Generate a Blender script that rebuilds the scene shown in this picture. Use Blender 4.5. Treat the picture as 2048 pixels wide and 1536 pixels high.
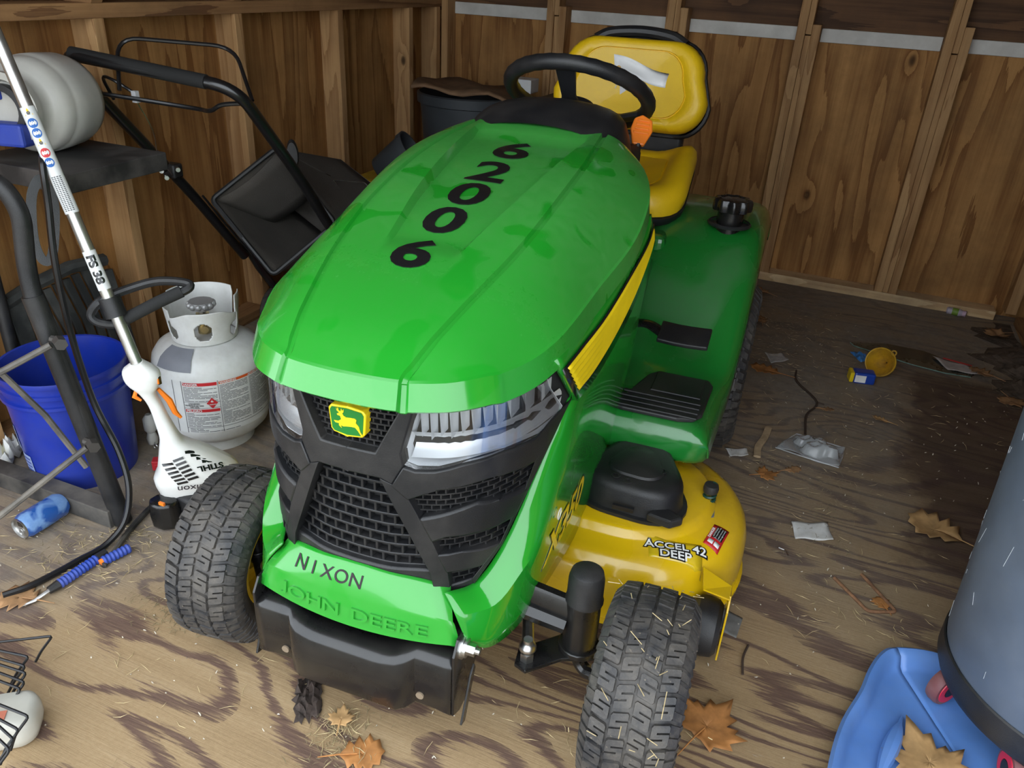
import bpy, bmesh, math, random
from math import sin, cos, pi, radians, sqrt
from mathutils import Vector, Matrix
from mathutils.geometry import tessellate_polygon
for o in list(bpy.data.objects): bpy.data.objects.remove(o)
SC = bpy.context.scene
COL = SC.collection
RND = random.Random(7)

# ------------------------------------------------------------------ camera
CF, CP, CR, CH, CYAW = 1560.0, radians(27.9), radians(3.3), 1.30, radians(21.23)
hd = Vector((-sin(CYAW), cos(CYAW), 0)); rt0 = Vector((cos(CYAW), sin(CYAW), 0)); ZZ = Vector((0, 0, 1))
fwv = hd * cos(CP) - ZZ * sin(CP); up0 = hd * sin(CP) + ZZ * cos(CP)
rtv = rt0 * cos(CR) + up0 * sin(CR); upv = up0 * cos(CR) - rt0 * sin(CR)
cam = bpy.data.cameras.new('camera'); cam.sensor_width = 36; cam.lens = CF / 2048 * 36; cam.clip_start = .02
camo = bpy.data.objects.new('camera', cam); COL.objects.link(camo)
camo.matrix_world = Matrix(((rtv.x, upv.x, -fwv.x, 0), (rtv.y, upv.y, -fwv.y, 0), (rtv.z, upv.z, -fwv.z, CH), (0, 0, 0, 1)))
SC.camera = camo

# ------------------------------------------------------------------ sky (overcast) and exposure
W = bpy.data.worlds.new('overcast_sky'); SC.world = W; W.use_nodes = True
W.node_tree.nodes['Background'].inputs[0].default_value = (.86, .93, 1, 1)
W.node_tree.nodes['Background'].inputs[1].default_value = 4.2
VS = SC.view_settings
VS.view_transform = 'Standard'; VS.look = 'None'; VS.gamma = 1; VS.use_curve_mapping = False
VS.exposure = 0.0

# ------------------------------------------------------------------ helpers
def prop(o, label=None, cat=None, group=None, kind=None):
    if label: o['label'] = label
    if cat: o['category'] = cat
    if group: o['group'] = group
    if kind: o['kind'] = kind
    return o
def link(o, parent=None):
    COL.objects.link(o)
    if parent is not None: o.parent = parent
    return o
def thing(name, label, cat, loc=(0, 0, 0), rz=0, group=None, rot=None):
    o = bpy.data.objects.new(name, None); link(o); o.location = loc
    o.rotation_euler = rot if rot else (0, 0, rz)
    return prop(o, label, cat, group)
def copytree(o, parent=None):
    c = o.copy(); link(c)
    c.parent = parent
    for ch in list(o.children): copytree(ch, c)
    return c
def lerp(a, b, t): return a + (b - a) * t
def interp(x, xs, ys):
    if x <= xs[0]: return ys[0]
    for i in range(1, len(xs)):
        if x <= xs[i]: return lerp(ys[i-1], ys[i], (x - xs[i-1]) / (xs[i] - xs[i-1]))
    return ys[-1]
def cinterp(x, xs, ys):       # smooth (Catmull-Rom style) interpolation
    n = len(xs)
    if x <= xs[0]: return ys[0]
    if x >= xs[-1]: return ys[-1]
    i = max(k for k in range(n - 1) if xs[k] <= x)
    h = xs[i+1] - xs[i]; t = (x - xs[i]) / h
    def sl(k):
        if k == 0: return (ys[1]-ys[0])/(xs[1]-xs[0])
        if k == n-1: return (ys[-1]-ys[-2])/(xs[-1]-xs[-2])
        return (ys[k+1]-ys[k-1])/(xs[k+1]-xs[k-1])
    a, b = sl(i)*h, sl(i+1)*h
    return (2*t**3-3*t*t+1)*ys[i] + (t**3-2*t*t+t)*a + (-2*t**3+3*t*t)*ys[i+1] + (t**3-t*t)*b
def spline(pts, n=6, closed=False):
    P = [Vector(p) for p in pts]; out = []; N = len(P)
    rng = range(N) if closed else range(N - 1)
    for i in rng:
        p1, p2 = P[i], P[(i+1) % N]
        p0 = P[i-1] if (closed or i > 0) else p1 * 2 - p2
        p3 = P[(i+2) % N] if (closed or i < N-2) else p2 * 2 - p1
        for k in range(n):
            t = k / n
            out.append(.5*((2*p1)+(p2-p0)*t+(2*p0-5*p1+4*p2-p3)*t*t+(3*p1-p0-3*p2+p3)*t**3))
    if not closed: out.append(P[-1])
    return out
def fillet(pts, r, n=5):      # round the corners of an open polyline
    P = [Vector(p) for p in pts]; out = [P[0]]
    for i in range(1, len(P)-1):
        a, b = (P[i-1]-P[i]), (P[i+1]-P[i])
        q = min(r, a.length*.45, b.length*.45); A = P[i]+a.normalized()*q; Bq = P[i]+b.normalized()*q
        for k in range(n+1):
            t = k/n; out.append(A*(1-t)**2+P[i]*2*t*(1-t)+Bq*t*t)
    return out+[P[-1]]
class MB:
    def __init__(s): s.v = []; s.f = []
    def add(s, V, F):
        b = len(s.v); s.v += [tuple(q) for q in V]; s.f += [tuple(b+i for i in f) for f in F]; return s
    def box(s, x0, x1, y0, y1, z0, z1, M=None):
        V = [Vector(p) for p in ((x0,y0,z0),(x1,y0,z0),(x1,y1,z0),(x0,y1,z0),(x0,y0,z1),(x1,y0,z1),(x1,y1,z1),(x0,y1,z1))]
        if M is not None: V = [M @ p for p in V]
        return s.add(V, [(0,3,2,1),(4,5,6,7),(0,1,5,4),(1,2,6,5),(2,3,7,6),(3,0,4,7)])
    def tube(s, pts, r, n=8, closed=False, caps=True, flat=None):
        P = [Vector(p) for p in pts]; N = len(P); R = r if isinstance(r, (list, tuple)) else [r]*N
        V = []; F = []; u = None
        for i in range(N):
            a = P[i-1] if (i > 0 or closed) else P[i]; b = P[(i+1) % N] if (i < N-1 or closed) else P[i]
            t = (b-a)
            if t.length < 1e-9: t = Vector((0,0,1))
            t.normalize()
            if u is None: u = t.orthogonal().normalized() if flat is None else Vector(flat[2])
            u = (u - t*u.dot(t))
            if u.length < 1e-6: u = t.orthogonal()
            u.normalize(); w = t.cross(u)
            for k in range(n):
                q = 2*pi*k/n + (pi/n if flat else 0)
                fu, fw_ = (flat[0], flat[1]) if flat else (1, 1)
                V.append(P[i] + (u*cos(q)*fu + w*sin(q)*fw_)*R[i])
        m = N if closed else N-1
        for i in range(m):
            j = (i+1) % N
            for k in range(n):
                F.append((i*n+k, i*n+(k+1)%n, j*n+(k+1)%n, j*n+k))
        if caps and not closed: F += [tuple(range(n-1,-1,-1)), tuple((N-1)*n+k for k in range(n))]
        return s.add(V, F)
    def cyl(s, p0, p1, r0, r1=None, n=16, caps=True): return s.tube([p0, p1], [r0, r0 if r1 is None else r1], n, caps=caps)
    def lathe(s, prof, n=32, M=None, closed=False, a0=0, a1=2*pi):   # prof: (r, h) about local Z
        full = abs(a1-a0-2*pi) < 1e-6; cols = n if full else n+1
        V = [Vector((r*cos(a0+(a1-a0)*k/n), r*sin(a0+(a1-a0)*k/n), h)) for r, h in prof for k in range(cols)]
        if M is not None: V = [M @ p for p in V]
        F = []; N = len(prof)
        for i in range(N if closed else N-1):
            j = (i+1) % N
            for k in range(n):
                F.append((i*cols+k, i*cols+(k+1)%cols, j*cols+(k+1)%cols, j*cols+k))
        return s.add(V, F)
    def grid(s, P, flip=False):
        r, c = len(P), len(P[0])
        F = [(i*c+j, i*c+j+1, (i+1)*c+j+1, (i+1)*c+j) for i in range(r-1) for j in range(c-1)]
        if flip: F = [f[::-1] for f in F]
        return s.add([p for row in P for p in row], F)
    def prism(s, poly, vec, M=None):  # planar 3D polygon extruded along vec
        A = [Vector(p) for p in poly]; v = Vector(vec); Bq = [p+v for p in A]; n = len(A)
        V = A+Bq
        if M is not None: V = [M @ p for p in V]
        T = tessellate_polygon([A])
        F = [tuple(t) for t in T]+[tuple(n+i for i in t[::-1]) for t in T]+[(i,(i+1)%n,n+(i+1)%n,n+i) for i in range(n)]
        return s.add(V, F)
    def ball(s, c, r, n=12, sc=(1,1,1)):
        c = Vector(c); prof = [(max(1e-4, r*sin(pi*i/8)), -r*cos(pi*i/8)) for i in range(9)]
        return s.lathe(prof, n, Matrix.Translation(c) @ Matrix.Diagonal((sc[0],sc[1],sc[2],1)))
    def o(s, name, mat, parent=None, smooth=35, bevel=0, seg=2, sub=0, solid=0, soff=-1, fix=True, weld=0):
        me = bpy.data.meshes.new(name); me.from_pydata(s.v, [], s.f)
        if fix:
            bm = bmesh.new(); bm.from_mesh(me)
            if weld: bmesh.ops.remove_doubles(bm, verts=bm.verts, dist=weld)
            bmesh.ops.recalc_face_normals(bm, faces=bm.faces); bm.to_mesh(me); bm.free()
        me.materials.append(mat)
        if smooth:
            me.shade_smooth(); me.set_sharp_from_angle(angle=radians(smooth))
        ob = bpy.data.objects.new(name, me); link(ob, parent)
        if solid:
            q = ob.modifiers.new('s', 'SOLIDIFY'); q.thickness = solid; q.offset = soff
        if bevel:
            q = ob.modifiers.new('b', 'BEVEL'); q.width = bevel; q.segments = seg; q.limit_method = 'ANGLE'; q.angle_limit = radians(35)
        if sub:
            q = ob.modifiers.new('u', 'SUBSURF'); q.levels = sub; q.render_levels = sub
        return ob
def frame(o, x, z):           # matrix with origin o, local X along x, local Z along z (approximately)
    z = Vector(z).normalized(); x = Vector(x); x = (x - z*x.dot(z)).normalized(); y = z.cross(x); o = Vector(o)
    return Matrix(((x.x,y.x,z.x,o.x),(x.y,y.y,z.y,o.y),(x.z,y.z,z.z,o.z),(0,0,0,1)))
def text_faces(txt, size=1, bold=0, sx=1, spacing=1):
    cu = bpy.data.curves.new('t', 'FONT'); cu.body = txt; cu.size = size; cu.align_x = 'CENTER'; cu.align_y = 'CENTER'
    cu.offset = bold; cu.resolution_u = 4; cu.space_character = spacing
    ob = bpy.data.objects.new('t', cu); COL.objects.link(ob); bpy.context.view_layer.update()
    me = bpy.data.meshes.new_from_object(ob.evaluated_get(bpy.context.evaluated_depsgraph_get()))
    V = [(v.co.x*sx, v.co.y) for v in me.vertices]; F = [tuple(p.vertices) for p in me.polygons]
    bpy.data.objects.remove(ob); bpy.data.curves.remove(cu); bpy.data.meshes.remove(me)
    if V:
        cx = (min(v[0] for v in V)+max(v[0] for v in V))/2; cy = (min(v[1] for v in V)+max(v[1] for v in V))/2
        V = [(x-cx, y-cy) for x, y in V]
    return V, F
def text_obj(name, txt, mat, parent, fn, size, bold=0, sx=1, cuts=0, thick=.0008, spacing=1, th_dir=None):
    """lettering laid on a surface: fn(x, y) gives the 3D point of the flat letter point"""
    V, F = text_faces(txt, size, bold, sx, spacing)
    bm = bmesh.new(); vs = [bm.verts.new((x, y, 0)) for x, y in V]
    for f in F:
        try: bm.faces.new([vs[i] for i in f])
        except ValueError: pass
    if cuts:
        xs = [v.co.x for v in bm.verts]; ys = [v.co.y for v in bm.verts]
        for ax, a, b in ((0, min(xs), max(xs)), (1, min(ys), max(ys))):
            k = a+cuts
            while k < b:
                co = (k, 0, 0) if ax == 0 else (0, k, 0); no = (1, 0, 0) if ax == 0 else (0, 1, 0)
                bmesh.ops.bisect_plane(bm, geom=bm.verts[:]+bm.edges[:]+bm.faces[:], plane_co=co, plane_no=no); k += cuts
    for v in bm.verts: v.co = Vector(fn(v.co.x, v.co.y))
    bmesh.ops.recalc_face_normals(bm, faces=bm.faces)
    me = bpy.data.meshes.new(name); bm.to_mesh(me); bm.free(); me.materials.append(mat)
    ob = bpy.data.objects.new(name, me); link(ob, parent)
    if thick:
        q = ob.modifiers.new('s', 'SOLIDIFY'); q.thickness = thick; q.offset = 0
    return ob

# ------------------------------------------------------------------ materials
MATS = {}
def nodes(name):
    m = bpy.data.materials.new(name); m.use_nodes = True; nt = m.node_tree
    return m, nt, nt.nodes['Principled BSDF']
def N(nt, t, **kw):
    n = nt.nodes.new(t)
    for k, v in kw.items():
        if k.startswith('i_'):
            key = k[2:]; n.inputs[int(key) if key.isdigit() else key].default_value = v
        else: setattr(n, k, v)
    return n
def ramp(nt, stops, inp):
    r = N(nt, 'ShaderNodeValToRGB'); e = r.color_ramp.elements
    while len(e) > 1: e.remove(e[-1])
    e[0].position = stops[0][0]; e[0].color = (*stops[0][1], 1)
    for p, c in stops[1:]:
        q = e.new(p); q.color = (*c, 1)
    nt.links.new(inp, r.inputs[0]); return r.outputs[0]
def mix(nt, a, b, f, mode='MIX'):
    n = N(nt, 'ShaderNodeMix', data_type='RGBA', blend_type=mode)
    for s, v in ((0, f), (6, a), (7, b)):
        if hasattr(v, 'links') or hasattr(v, 'is_linked'): nt.links.new(v, n.inputs[s])
        elif s == 0: n.inputs[0].default_value = v
        else: n.inputs[s].default_value = (*v, 1)
    return n.outputs[2]
def coords(nt, scale=(1,1,1), kind='Object', rot=(0,0,0), loc=(0,0,0)):
    t = N(nt, 'ShaderNodeTexCoord'); mp = N(nt, 'ShaderNodeMapping'); nt.links.new(t.outputs[kind], mp.inputs[0])
    mp.inputs['Scale'].default_value = scale; mp.inputs['Rotation'].default_value = rot; mp.inputs['Location'].default_value = loc
    return mp.outputs[0]
def noise(nt, vec, scale, detail=4, rough=.55, dist=0):
    n = N(nt, 'ShaderNodeTexNoise'); nt.links.new(vec, n.inputs['Vector'])
    n.inputs['Scale'].default_value = scale; n.inputs['Detail'].default_value = detail
    n.inputs['Roughness'].default_value = rough; n.inputs['Distortion'].default_value = dist
    return n.outputs[0]
def math_(nt, op, a, b=None, c=None):
    n = N(nt, 'ShaderNodeMath', operation=op)
    for i, v in enumerate((a, b, c)):
        if v is None: continue
        if isinstance(v, (int, float)): n.inputs[i].default_value = v
        else: nt.links.new(v, n.inputs[i])
    return n.outputs[0]
def bump(nt, bs, h, strength, dist=.01):
    b = N(nt, 'ShaderNodeBump'); b.inputs['Strength'].default_value = strength; b.inputs['Distance'].default_value = dist
    nt.links.new(h, b.inputs['Height']); nt.links.new(b.outputs[0], bs.inputs['Normal'])
def plain(name, col, rough=.5, metal=0, coat=0, var=.12, vscale=9, bumps=0, bscale=120, dust=0, dustcol=(.35,.31,.25), trans=0, ior=1.45, spec=.5, dscale=5, alpha=1, emit=0):
    if name in MATS: return MATS[name]
    m, nt, b = nodes(name); v = coords(nt)
    n1 = noise(nt, v, vscale)
    c = ramp(nt, [(.3, tuple(x*(1-var) for x in col)), (.7, tuple(min(1, x*(1+var)) for x in col))], n1)
    if dust:
        n2 = noise(nt, v, dscale, 6, .65); k = ramp(nt, [(.42, (0,0,0)), (.72, (dust,)*3)], n2)
        c = mix(nt, c, dustcol, k)
        r = math_(nt, 'ADD', math_(nt, 'MULTIPLY', k, .45), rough); nt.links.new(r, b.inputs['Roughness'])
    else: b.inputs['Roughness'].default_value = rough
    nt.links.new(c, b.inputs['Base Color'])
    b.inputs['Metallic'].default_value = metal; b.inputs['Coat Weight'].default_value = coat; b.inputs['Coat Roughness'].default_value = .06
    b.inputs['Transmission Weight'].default_value = trans; b.inputs['IOR'].default_value = ior
    b.inputs['Specular IOR Level'].default_value = spec; b.inputs['Alpha'].default_value = alpha
    if bumps: bump(nt, b, noise(nt, v, bscale, 3), bumps, .002)
    MATS[name] = m; return m
def wood(name, light, dark, axis='Z', knots=True, dirt=0, dirtcol=(.16,.12,.09), scale=1.0, contrast=1.0, rough=.75, seed=0):
    """plywood or board: long streaks, faint cathedral bands, a few knots"""
    if name in MATS: return MATS[name]
    m, nt, b = nodes(name)
    def sc(a, c): return tuple(q*scale for q in {'Z': (a,a,c), 'X': (c,a,a), 'Y': (a,c,a)}[axis])
    v2 = coords(nt)
    info = N(nt, 'ShaderNodeObjectInfo'); shift = N(nt, 'ShaderNodeVectorMath', operation='SCALE'); nt.links.new(info.outputs['Location'], shift.inputs[0]); shift.inputs['Scale'].default_value = 3.7
    def cv(s_):
        ad = N(nt, 'ShaderNodeVectorMath', operation='ADD'); nt.links.new(coords(nt, s_), ad.inputs[0]); nt.links.new(shift.outputs[0], ad.inputs[1]); return ad.outputs[0]
    vk = cv(sc(2.6, 1.5))
    vo = N(nt, 'ShaderNodeTexVoronoi', feature='F1'); nt.links.new(vk, vo.inputs['Vector']); vo.inputs['Scale'].default_value = 1.6
    sp = N(nt, 'ShaderNodeSeparateColor'); nt.links.new(vo.outputs['Color'], sp.inputs[0])
    gate = math_(nt, 'GREATER_THAN', sp.outputs[0], .55)
    kd = vo.outputs['Distance']
    near = math_(nt, 'MULTIPLY', gate, math_(nt, 'POWER', math_(nt, 'SUBTRACT', 1, math_(nt, 'MINIMUM', math_(nt, 'MULTIPLY', kd, 2.6), 1)), 3))
    warp = noise(nt, cv(sc(1.3, .16)), 2.0, 3, .55, .25)
    ph = math_(nt, 'ADD', math_(nt, 'MULTIPLY', warp, 11), math_(nt, 'MULTIPLY', near, 2.0 if knots else 0))
    fine = noise(nt, cv(sc(85, 2.2)), 1, 4, .65)
    mid_ = noise(nt, cv(sc(13, .55)), 1, 5, .6, .4)
    fr = math_(nt, 'FRACT', math_(nt, 'ADD', ph, math_(nt, 'MULTIPLY', fine, .35)))
    band = math_(nt, 'POWER', fr, 2.2)
    big = noise(nt, v2, 1.9, 5, .6)
    f = math_(nt, 'ADD', math_(nt, 'ADD', math_(nt, 'MULTIPLY', band, .26*contrast), math_(nt, 'MULTIPLY', fine, .26)), math_(nt, 'ADD', math_(nt, 'MULTIPLY', mid_, .42), math_(nt, 'MULTIPLY', big, .28)))
    mid = tuple((x*.58+y*.42) for x, y in zip(light, dark))
    c = ramp(nt, [(.36, light), (.52, mid), (.74, dark)], f)
    if knots:
        kk = math_(nt, 'MULTIPLY', gate, ramp(nt, [(.03, (1,1,1)), (.055, (.75,.75,.75)), (.085, (0,0,0))], kd))
        c = mix(nt, c, tuple(x*.20 for x in dark), kk)
    if dirt:
        dn = noise(nt, v2, 3.1, 8, .7); dk = ramp(nt, [(.44, (0,0,0)), (.70, (dirt,)*3)], dn)
        c = mix(nt, c, dirtcol, dk)
    nt.links.new(c, b.inputs['Base Color']); b.inputs['Roughness'].default_value = rough
    b.inputs['Specular IOR Level'].default_value = .25
    bump(nt, b, fine, .35, .002)
    MATS[name] = m; return m

# ------------------------------------------------------------------ surface materials
def floor_material():
    m, nt, b = nodes('weathered_plywood_floor')
    v = coords(nt, (.30, 1.35, 1)); v2 = coords(nt)
    warp = noise(nt, v, 1.5, 3, .55, .3)
    vk = coords(nt, (.8, 1.5, 1), loc=(.31, .12, 0))
    vo = N(nt, 'ShaderNodeTexVoronoi', feature='F1'); nt.links.new(vk, vo.inputs['Vector']); vo.inputs['Scale'].default_value = 1.5
    near = math_(nt, 'POWER', math_(nt, 'SUBTRACT', 1, math_(nt, 'MINIMUM', math_(nt, 'MULTIPLY', vo.outputs['Distance'], 2.0), 1)), 2)
    ph = math_(nt, 'ADD', math_(nt, 'MULTIPLY', warp, 17), math_(nt, 'MULTIPLY', near, 4.2))
    fr = math_(nt, 'FRACT', math_(nt, 'MULTIPLY', ph, 1.25))
    fine = noise(nt, coords(nt, (7, 150, 1)), 1, 7, .75)
    fine2 = noise(nt, coords(nt, (1.2, 16, 1)), 1, 5, .6)
    edge = math_(nt, 'ADD', fr, math_(nt, 'MULTIPLY', math_(nt, 'SUBTRACT', fine, .5), 1.15))
    dark = ramp(nt, [(.56, (0,0,0)), (.68, (1,1,1)), (.90, (.85,.85,.85)), (1.0, (.1,.1,.1))], edge)
    tan = ramp(nt, [(.25, (.215,.138,.068)), (.5, (.325,.222,.116)), (.8, (.42,.312,.182))], math_(nt, 'ADD', math_(nt, 'MULTIPLY', fine2, .45), math_(nt, 'MULTIPLY', noise(nt, v2, 90, 8, .85), .55)))
    brn = ramp(nt, [(.3, (.062,.033,.026)), (.75, (.165,.096,.070))], fine)
    c = mix(nt, tan, brn, dark)
    # pale scuffs
    sc = ramp(nt, [(.66, (0,0,0)), (.74, (.55,.55,.55))], noise(nt, coords(nt, (5, 30, 1)), 1.3, 6, .7))
    c = mix(nt, c, (.46,.42,.38), sc)
    # trodden-in dust, thicker towards the back of the shed and along the left wall
    sp = N(nt, 'ShaderNodeSeparateXYZ'); nt.links.new(v2, sp.inputs[0])
    back = ramp(nt, [(0, (0,0,0)), (1, (1,1,1))], math_(nt, 'DIVIDE', math_(nt, 'SUBTRACT', sp.outputs[1], 1.25), 1.5))
    left = ramp(nt, [(0, (0,0,0)), (1, (1,1,1))], math_(nt, 'DIVIDE', math_(nt, 'SUBTRACT', math_(nt, 'MULTIPLY', math_(nt, 'SUBTRACT', sp.outputs[1], sp.outputs[0]), .7), 1.46), .3))
    cover = math_(nt, 'MAXIMUM', back, left)
    dn = noise(nt, v2, 3.4, 9, .68)
    dk = math_(nt, 'MULTIPLY', ramp(nt, [(.25, (.25,.25,.25)), (.6, (1,1,1))], dn), math_(nt, 'ADD', math_(nt, 'MULTIPLY', cover, .86), .06))
    dcol = ramp(nt, [(.3, (.165,.142,.118)), (.7, (.285,.252,.212))], noise(nt, v2, 26, 8, .78))
    # a clean dark rectangle where something stood for a long time
    wob = math_(nt, 'MULTIPLY', math_(nt, 'SUBTRACT', noise(nt, v2, 6, 7, .65), .5), .26)
    def inside(ch, lo, hi, e=.05):
        p = math_(nt, 'ADD', sp.outputs[ch], wob)
        def st(x0, x1): 
            n = N(nt, 'ShaderNodeMapRange', interpolation_type='SMOOTHSTEP'); nt.links.new(p, n.inputs[0]); n.inputs[1].default_value = x0; n.inputs[2].default_value = x1; return n.outputs[0]
        return math_(nt, 'MULTIPLY', st(lo-e, lo+e), math_(nt, 'SUBTRACT', 1, st(hi-e, hi+e)))
    patch = math_(nt, 'MULTIPLY', inside(0, .42, .95), inside(1, 1.85, 3.14, .08))
    dk = math_(nt, 'MULTIPLY', dk, math_(nt, 'SUBTRACT', 1, math_(nt, 'MULTIPLY', patch, .85)))
    c = mix(nt, c, ramp(nt, [(.3, (.038,.022,.018)), (.7, (.088,.052,.042))], fine2), math_(nt, 'MULTIPLY', patch, .82))
    c = mix(nt, c, dcol, dk)
    nt.links.new(c, b.inputs['Base Color']); b.inputs['Roughness'].default_value = .7; b.inputs['Specular IOR Level'].default_value = .3
    bump(nt, b, math_(nt, 'ADD', fine, math_(nt, 'MULTIPLY', dn, .8)), .5, .003)
    return m
def paint(name, col, dusty, dustcol, rough=.16, scale=3.0, lo=.46, hi=.60, yfade=None):
    """gloss enamel with a film of dust wiped clean in patches"""
    m, nt, b = nodes(name); v = coords(nt)
    patch = noise(nt, v, scale, 2, .4, .6); film = noise(nt, v, 60, 4, .7)
    k = ramp(nt, [(lo, (0,0,0)), (hi, (dusty,)*3)], patch)
    k = math_(nt, 'MULTIPLY', k, ramp(nt, [(.25, (.55,)*3), (.7, (1,)*3)], film))
    if yfade:                                  # dust has settled mainly towards the rear of the part
        sp = N(nt, 'ShaderNodeSeparateXYZ'); nt.links.new(v, sp.inputs[0]); mr = N(nt, 'ShaderNodeMapRange', interpolation_type='SMOOTHSTEP'); nt.links.new(sp.outputs[1], mr.inputs[0]); mr.inputs[1].default_value = yfade[0]; mr.inputs[2].default_value = yfade[1]; mr.inputs[3].default_value = .25
        k = math_(nt, 'MULTIPLY', k, mr.outputs[0])
    spk = ramp(nt, [(.79, (0,0,0)), (.83, (.5,)*3)], noise(nt, v, 330, 2, .5))
    c = mix(nt, mix(nt, col, dustcol, k), (.7,.72,.62), math_(nt, 'MULTIPLY', spk, .5))
    nt.links.new(c, b.inputs['Base Color'])
    nt.links.new(math_(nt, 'ADD', math_(nt, 'MULTIPLY', k, .9), rough), b.inputs['Roughness'])
    b.inputs['Coat Weight'].default_value = .55; b.inputs['Coat Roughness'].default_value = .07
    MATS[name] = m; return m
def rubber_material():
    m, nt, b = nodes('dusty_tyre_rubber'); v = coords(nt)
    d = ramp(nt, [(.40, (0,0,0)), (.75, (.75,)*3)], noise(nt, v, 14, 8, .75))
    c = mix(nt, (.022,.022,.024), (.145,.125,.10), d)
    sp = ramp(nt, [(.70, (0,0,0)), (.76, (1,1,1))], noise(nt, v, 130, 2, .5))
    c = mix(nt, c, (.33,.27,.19), math_(nt, 'MULTIPLY', sp, .35))
    nt.links.new(c, b.inputs['Base Color']); b.inputs['Roughness'].default_value = .62
    bump(nt, b, noise(nt, v, 220, 3), .3, .002)
    return m
FLOOR = floor_material()
PLYW = wood('plywood_wall', (.50,.262,.090), (.195,.082,.022), 'Z', True, .5, (.12,.066,.026))
STUD = wood('pine_stud', (.56,.34,.155), (.30,.155,.062), 'Z', True, .4, (.22,.13,.065), scale=1.3)
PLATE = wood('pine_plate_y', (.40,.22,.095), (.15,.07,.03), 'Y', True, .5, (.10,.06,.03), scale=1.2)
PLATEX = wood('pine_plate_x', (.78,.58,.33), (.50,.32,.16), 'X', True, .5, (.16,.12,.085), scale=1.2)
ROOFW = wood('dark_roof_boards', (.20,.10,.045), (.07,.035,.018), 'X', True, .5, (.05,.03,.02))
WHITE_STRIP = plain('painted_strip', (.62,.60,.55), .6, dust=.5, dustcol=(.4,.37,.32))
GREEN = paint('green_enamel', (.012,.262,.018), .52, (.085,.325,.078), .13, 8.0, .385, .43, (.1, .55))
GREENS = paint('green_enamel_side', (.012,.24,.018), .25, (.06,.27,.055), .10, 4, .5, .7)
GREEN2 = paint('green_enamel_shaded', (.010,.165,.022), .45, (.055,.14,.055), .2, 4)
YEL = plain('yellow_plastic', (.78,.50,.008), .42, coat=.15, var=.06, bumps=.25, bscale=420)
DECKY = paint('yellow_deck_paint', (.74,.47,.006), .40, (.50,.29,.03), .22, 5)
BLK = plain('black_plastic', (.0125,.013,.0145), .40, dust=.22, dustcol=(.09,.08,.068), bumps=.25, bscale=500, dscale=9)
BLKG = plain('black_gloss_paint', (.007,.007,.0075), .26, coat=.25, dust=.16, dustcol=(.07,.062,.05), dscale=10)
BLKD = plain('dark_matte', (.012,.012,.012), .7)
RUB = rubber_material()
ZINC = plain('zinc_steel', (.58,.58,.57), .32, metal=1, var=.2, vscale=40)
CHROME = plain('lamp_reflector', (.86,.87,.88), .16, metal=1, var=.05)
DECALB = plain('decal_black', (.010,.010,.011), .22, coat=.4)
DECALW = plain('decal_white', (.80,.80,.78), .4)
DECALY = plain('decal_yellow', (.80,.58,.01), .35, coat=.2)
DECALR = plain('decal_red', (.50,.018,.02), .4)
ORANGE = plain('orange_plastic', (.90,.22,.02), .4)

# ------------------------------------------------------------------ the shed
XL, XR, YB, YF = -2.02, .90, 3.91, .45      # stud faces; plywood lies 9 cm outside
def struct(o): o['kind'] = 'structure'; return o
fl = struct(MB().box(-2.16, 1.04, YF-.02, 4.06, -.03, 0).o('floor', FLOOR, smooth=0))
struct(MB().box(-9, 8, -9, 9, -.24, -.2).o('ground', plain('bare_ground', (.20,.17,.12), .9, var=.4, vscale=3), smooth=0))
# left wall: plywood, studs, plates
wl = struct(bpy.data.objects.new('wall_left', None)); link(wl); wl.location = (XL-.09, 0, 0)
for k, (a, b) in enumerate(((YF, 1.235), (1.24, 2.455), (2.46, 3.675), (3.68, 4.0))):
    MB().box(-.012, 0, a, b, 0, 1.16).o('plywood_sheet', PLYW, wl, smooth=0)
def boards(mb, name, mat, parent, bevel=.0015): return mb.o(name, mat, parent, smooth=0, bevel=bevel, seg=1)
for y0 in (.47, .58, 1.18, 1.78, 2.366, 2.987, 3.578, 3.86):
    boards(MB().box(0, .09, y0, y0+.038, .04, 1.12), 'stud', STUD, wl)
boards(MB().box(0, .09, YF, 4.0, 0, .04), 'bottom_plate', PLATE, wl)
boards(MB().box(0, .09, YF, 3.91, 1.12, 1.16), 'top_plate', PLATE, wl)
# back wall
wb = struct(bpy.data.objects.new('wall_back', None)); link(wb); wb.location = (0, YB+.09, 0)
xs = [-2.11, -1.42, -.205, 1.0]
for a, b in zip(xs, xs[1:]): MB().box(a+.002, b-.002, 0, .012, 0, 1.10).o('plywood_sheet', PLYW, wb, smooth=0)
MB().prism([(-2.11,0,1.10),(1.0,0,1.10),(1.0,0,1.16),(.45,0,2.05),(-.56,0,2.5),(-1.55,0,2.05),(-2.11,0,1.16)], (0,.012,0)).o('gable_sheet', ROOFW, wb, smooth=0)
studx = (-2.02, -1.45, -.868, -.288, .298)
for i, x in enumerate(studx):
    boards(MB().box(x, x+.037, -.09, 0, .04, 2.0), 'stud', STUD, wb)
    if i:
        boards(MB().box(x+.038, x+.062, -.082, 0, .04, 1.085 + .03*(i % 2)), 'stud', STUD, wb)
        boards(MB().box(x+.0625, x+.098, -.09, 0, .04, 1.19 - .03*(i % 2)), 'stud', STUD, wb)
        boards(MB().box(x+.038, x+.062, -.088, 0, 1.09 + .03*(i % 2), 2.0), 'stud', STUD, wb)
boards(MB().box(.855, .90, -.09, 0, .04, 2.0), 'stud', STUD, wb)
boards(MB().box(-2.02, .82, -.09, 0, 0, .04), 'bottom_plate', PLATEX, wb)
edges = [(-1.98, -1.452)] + [(studx[i]+.10, studx[i+1]-.002) for i in range(1, 4)] + [(.40, .853)]
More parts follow.
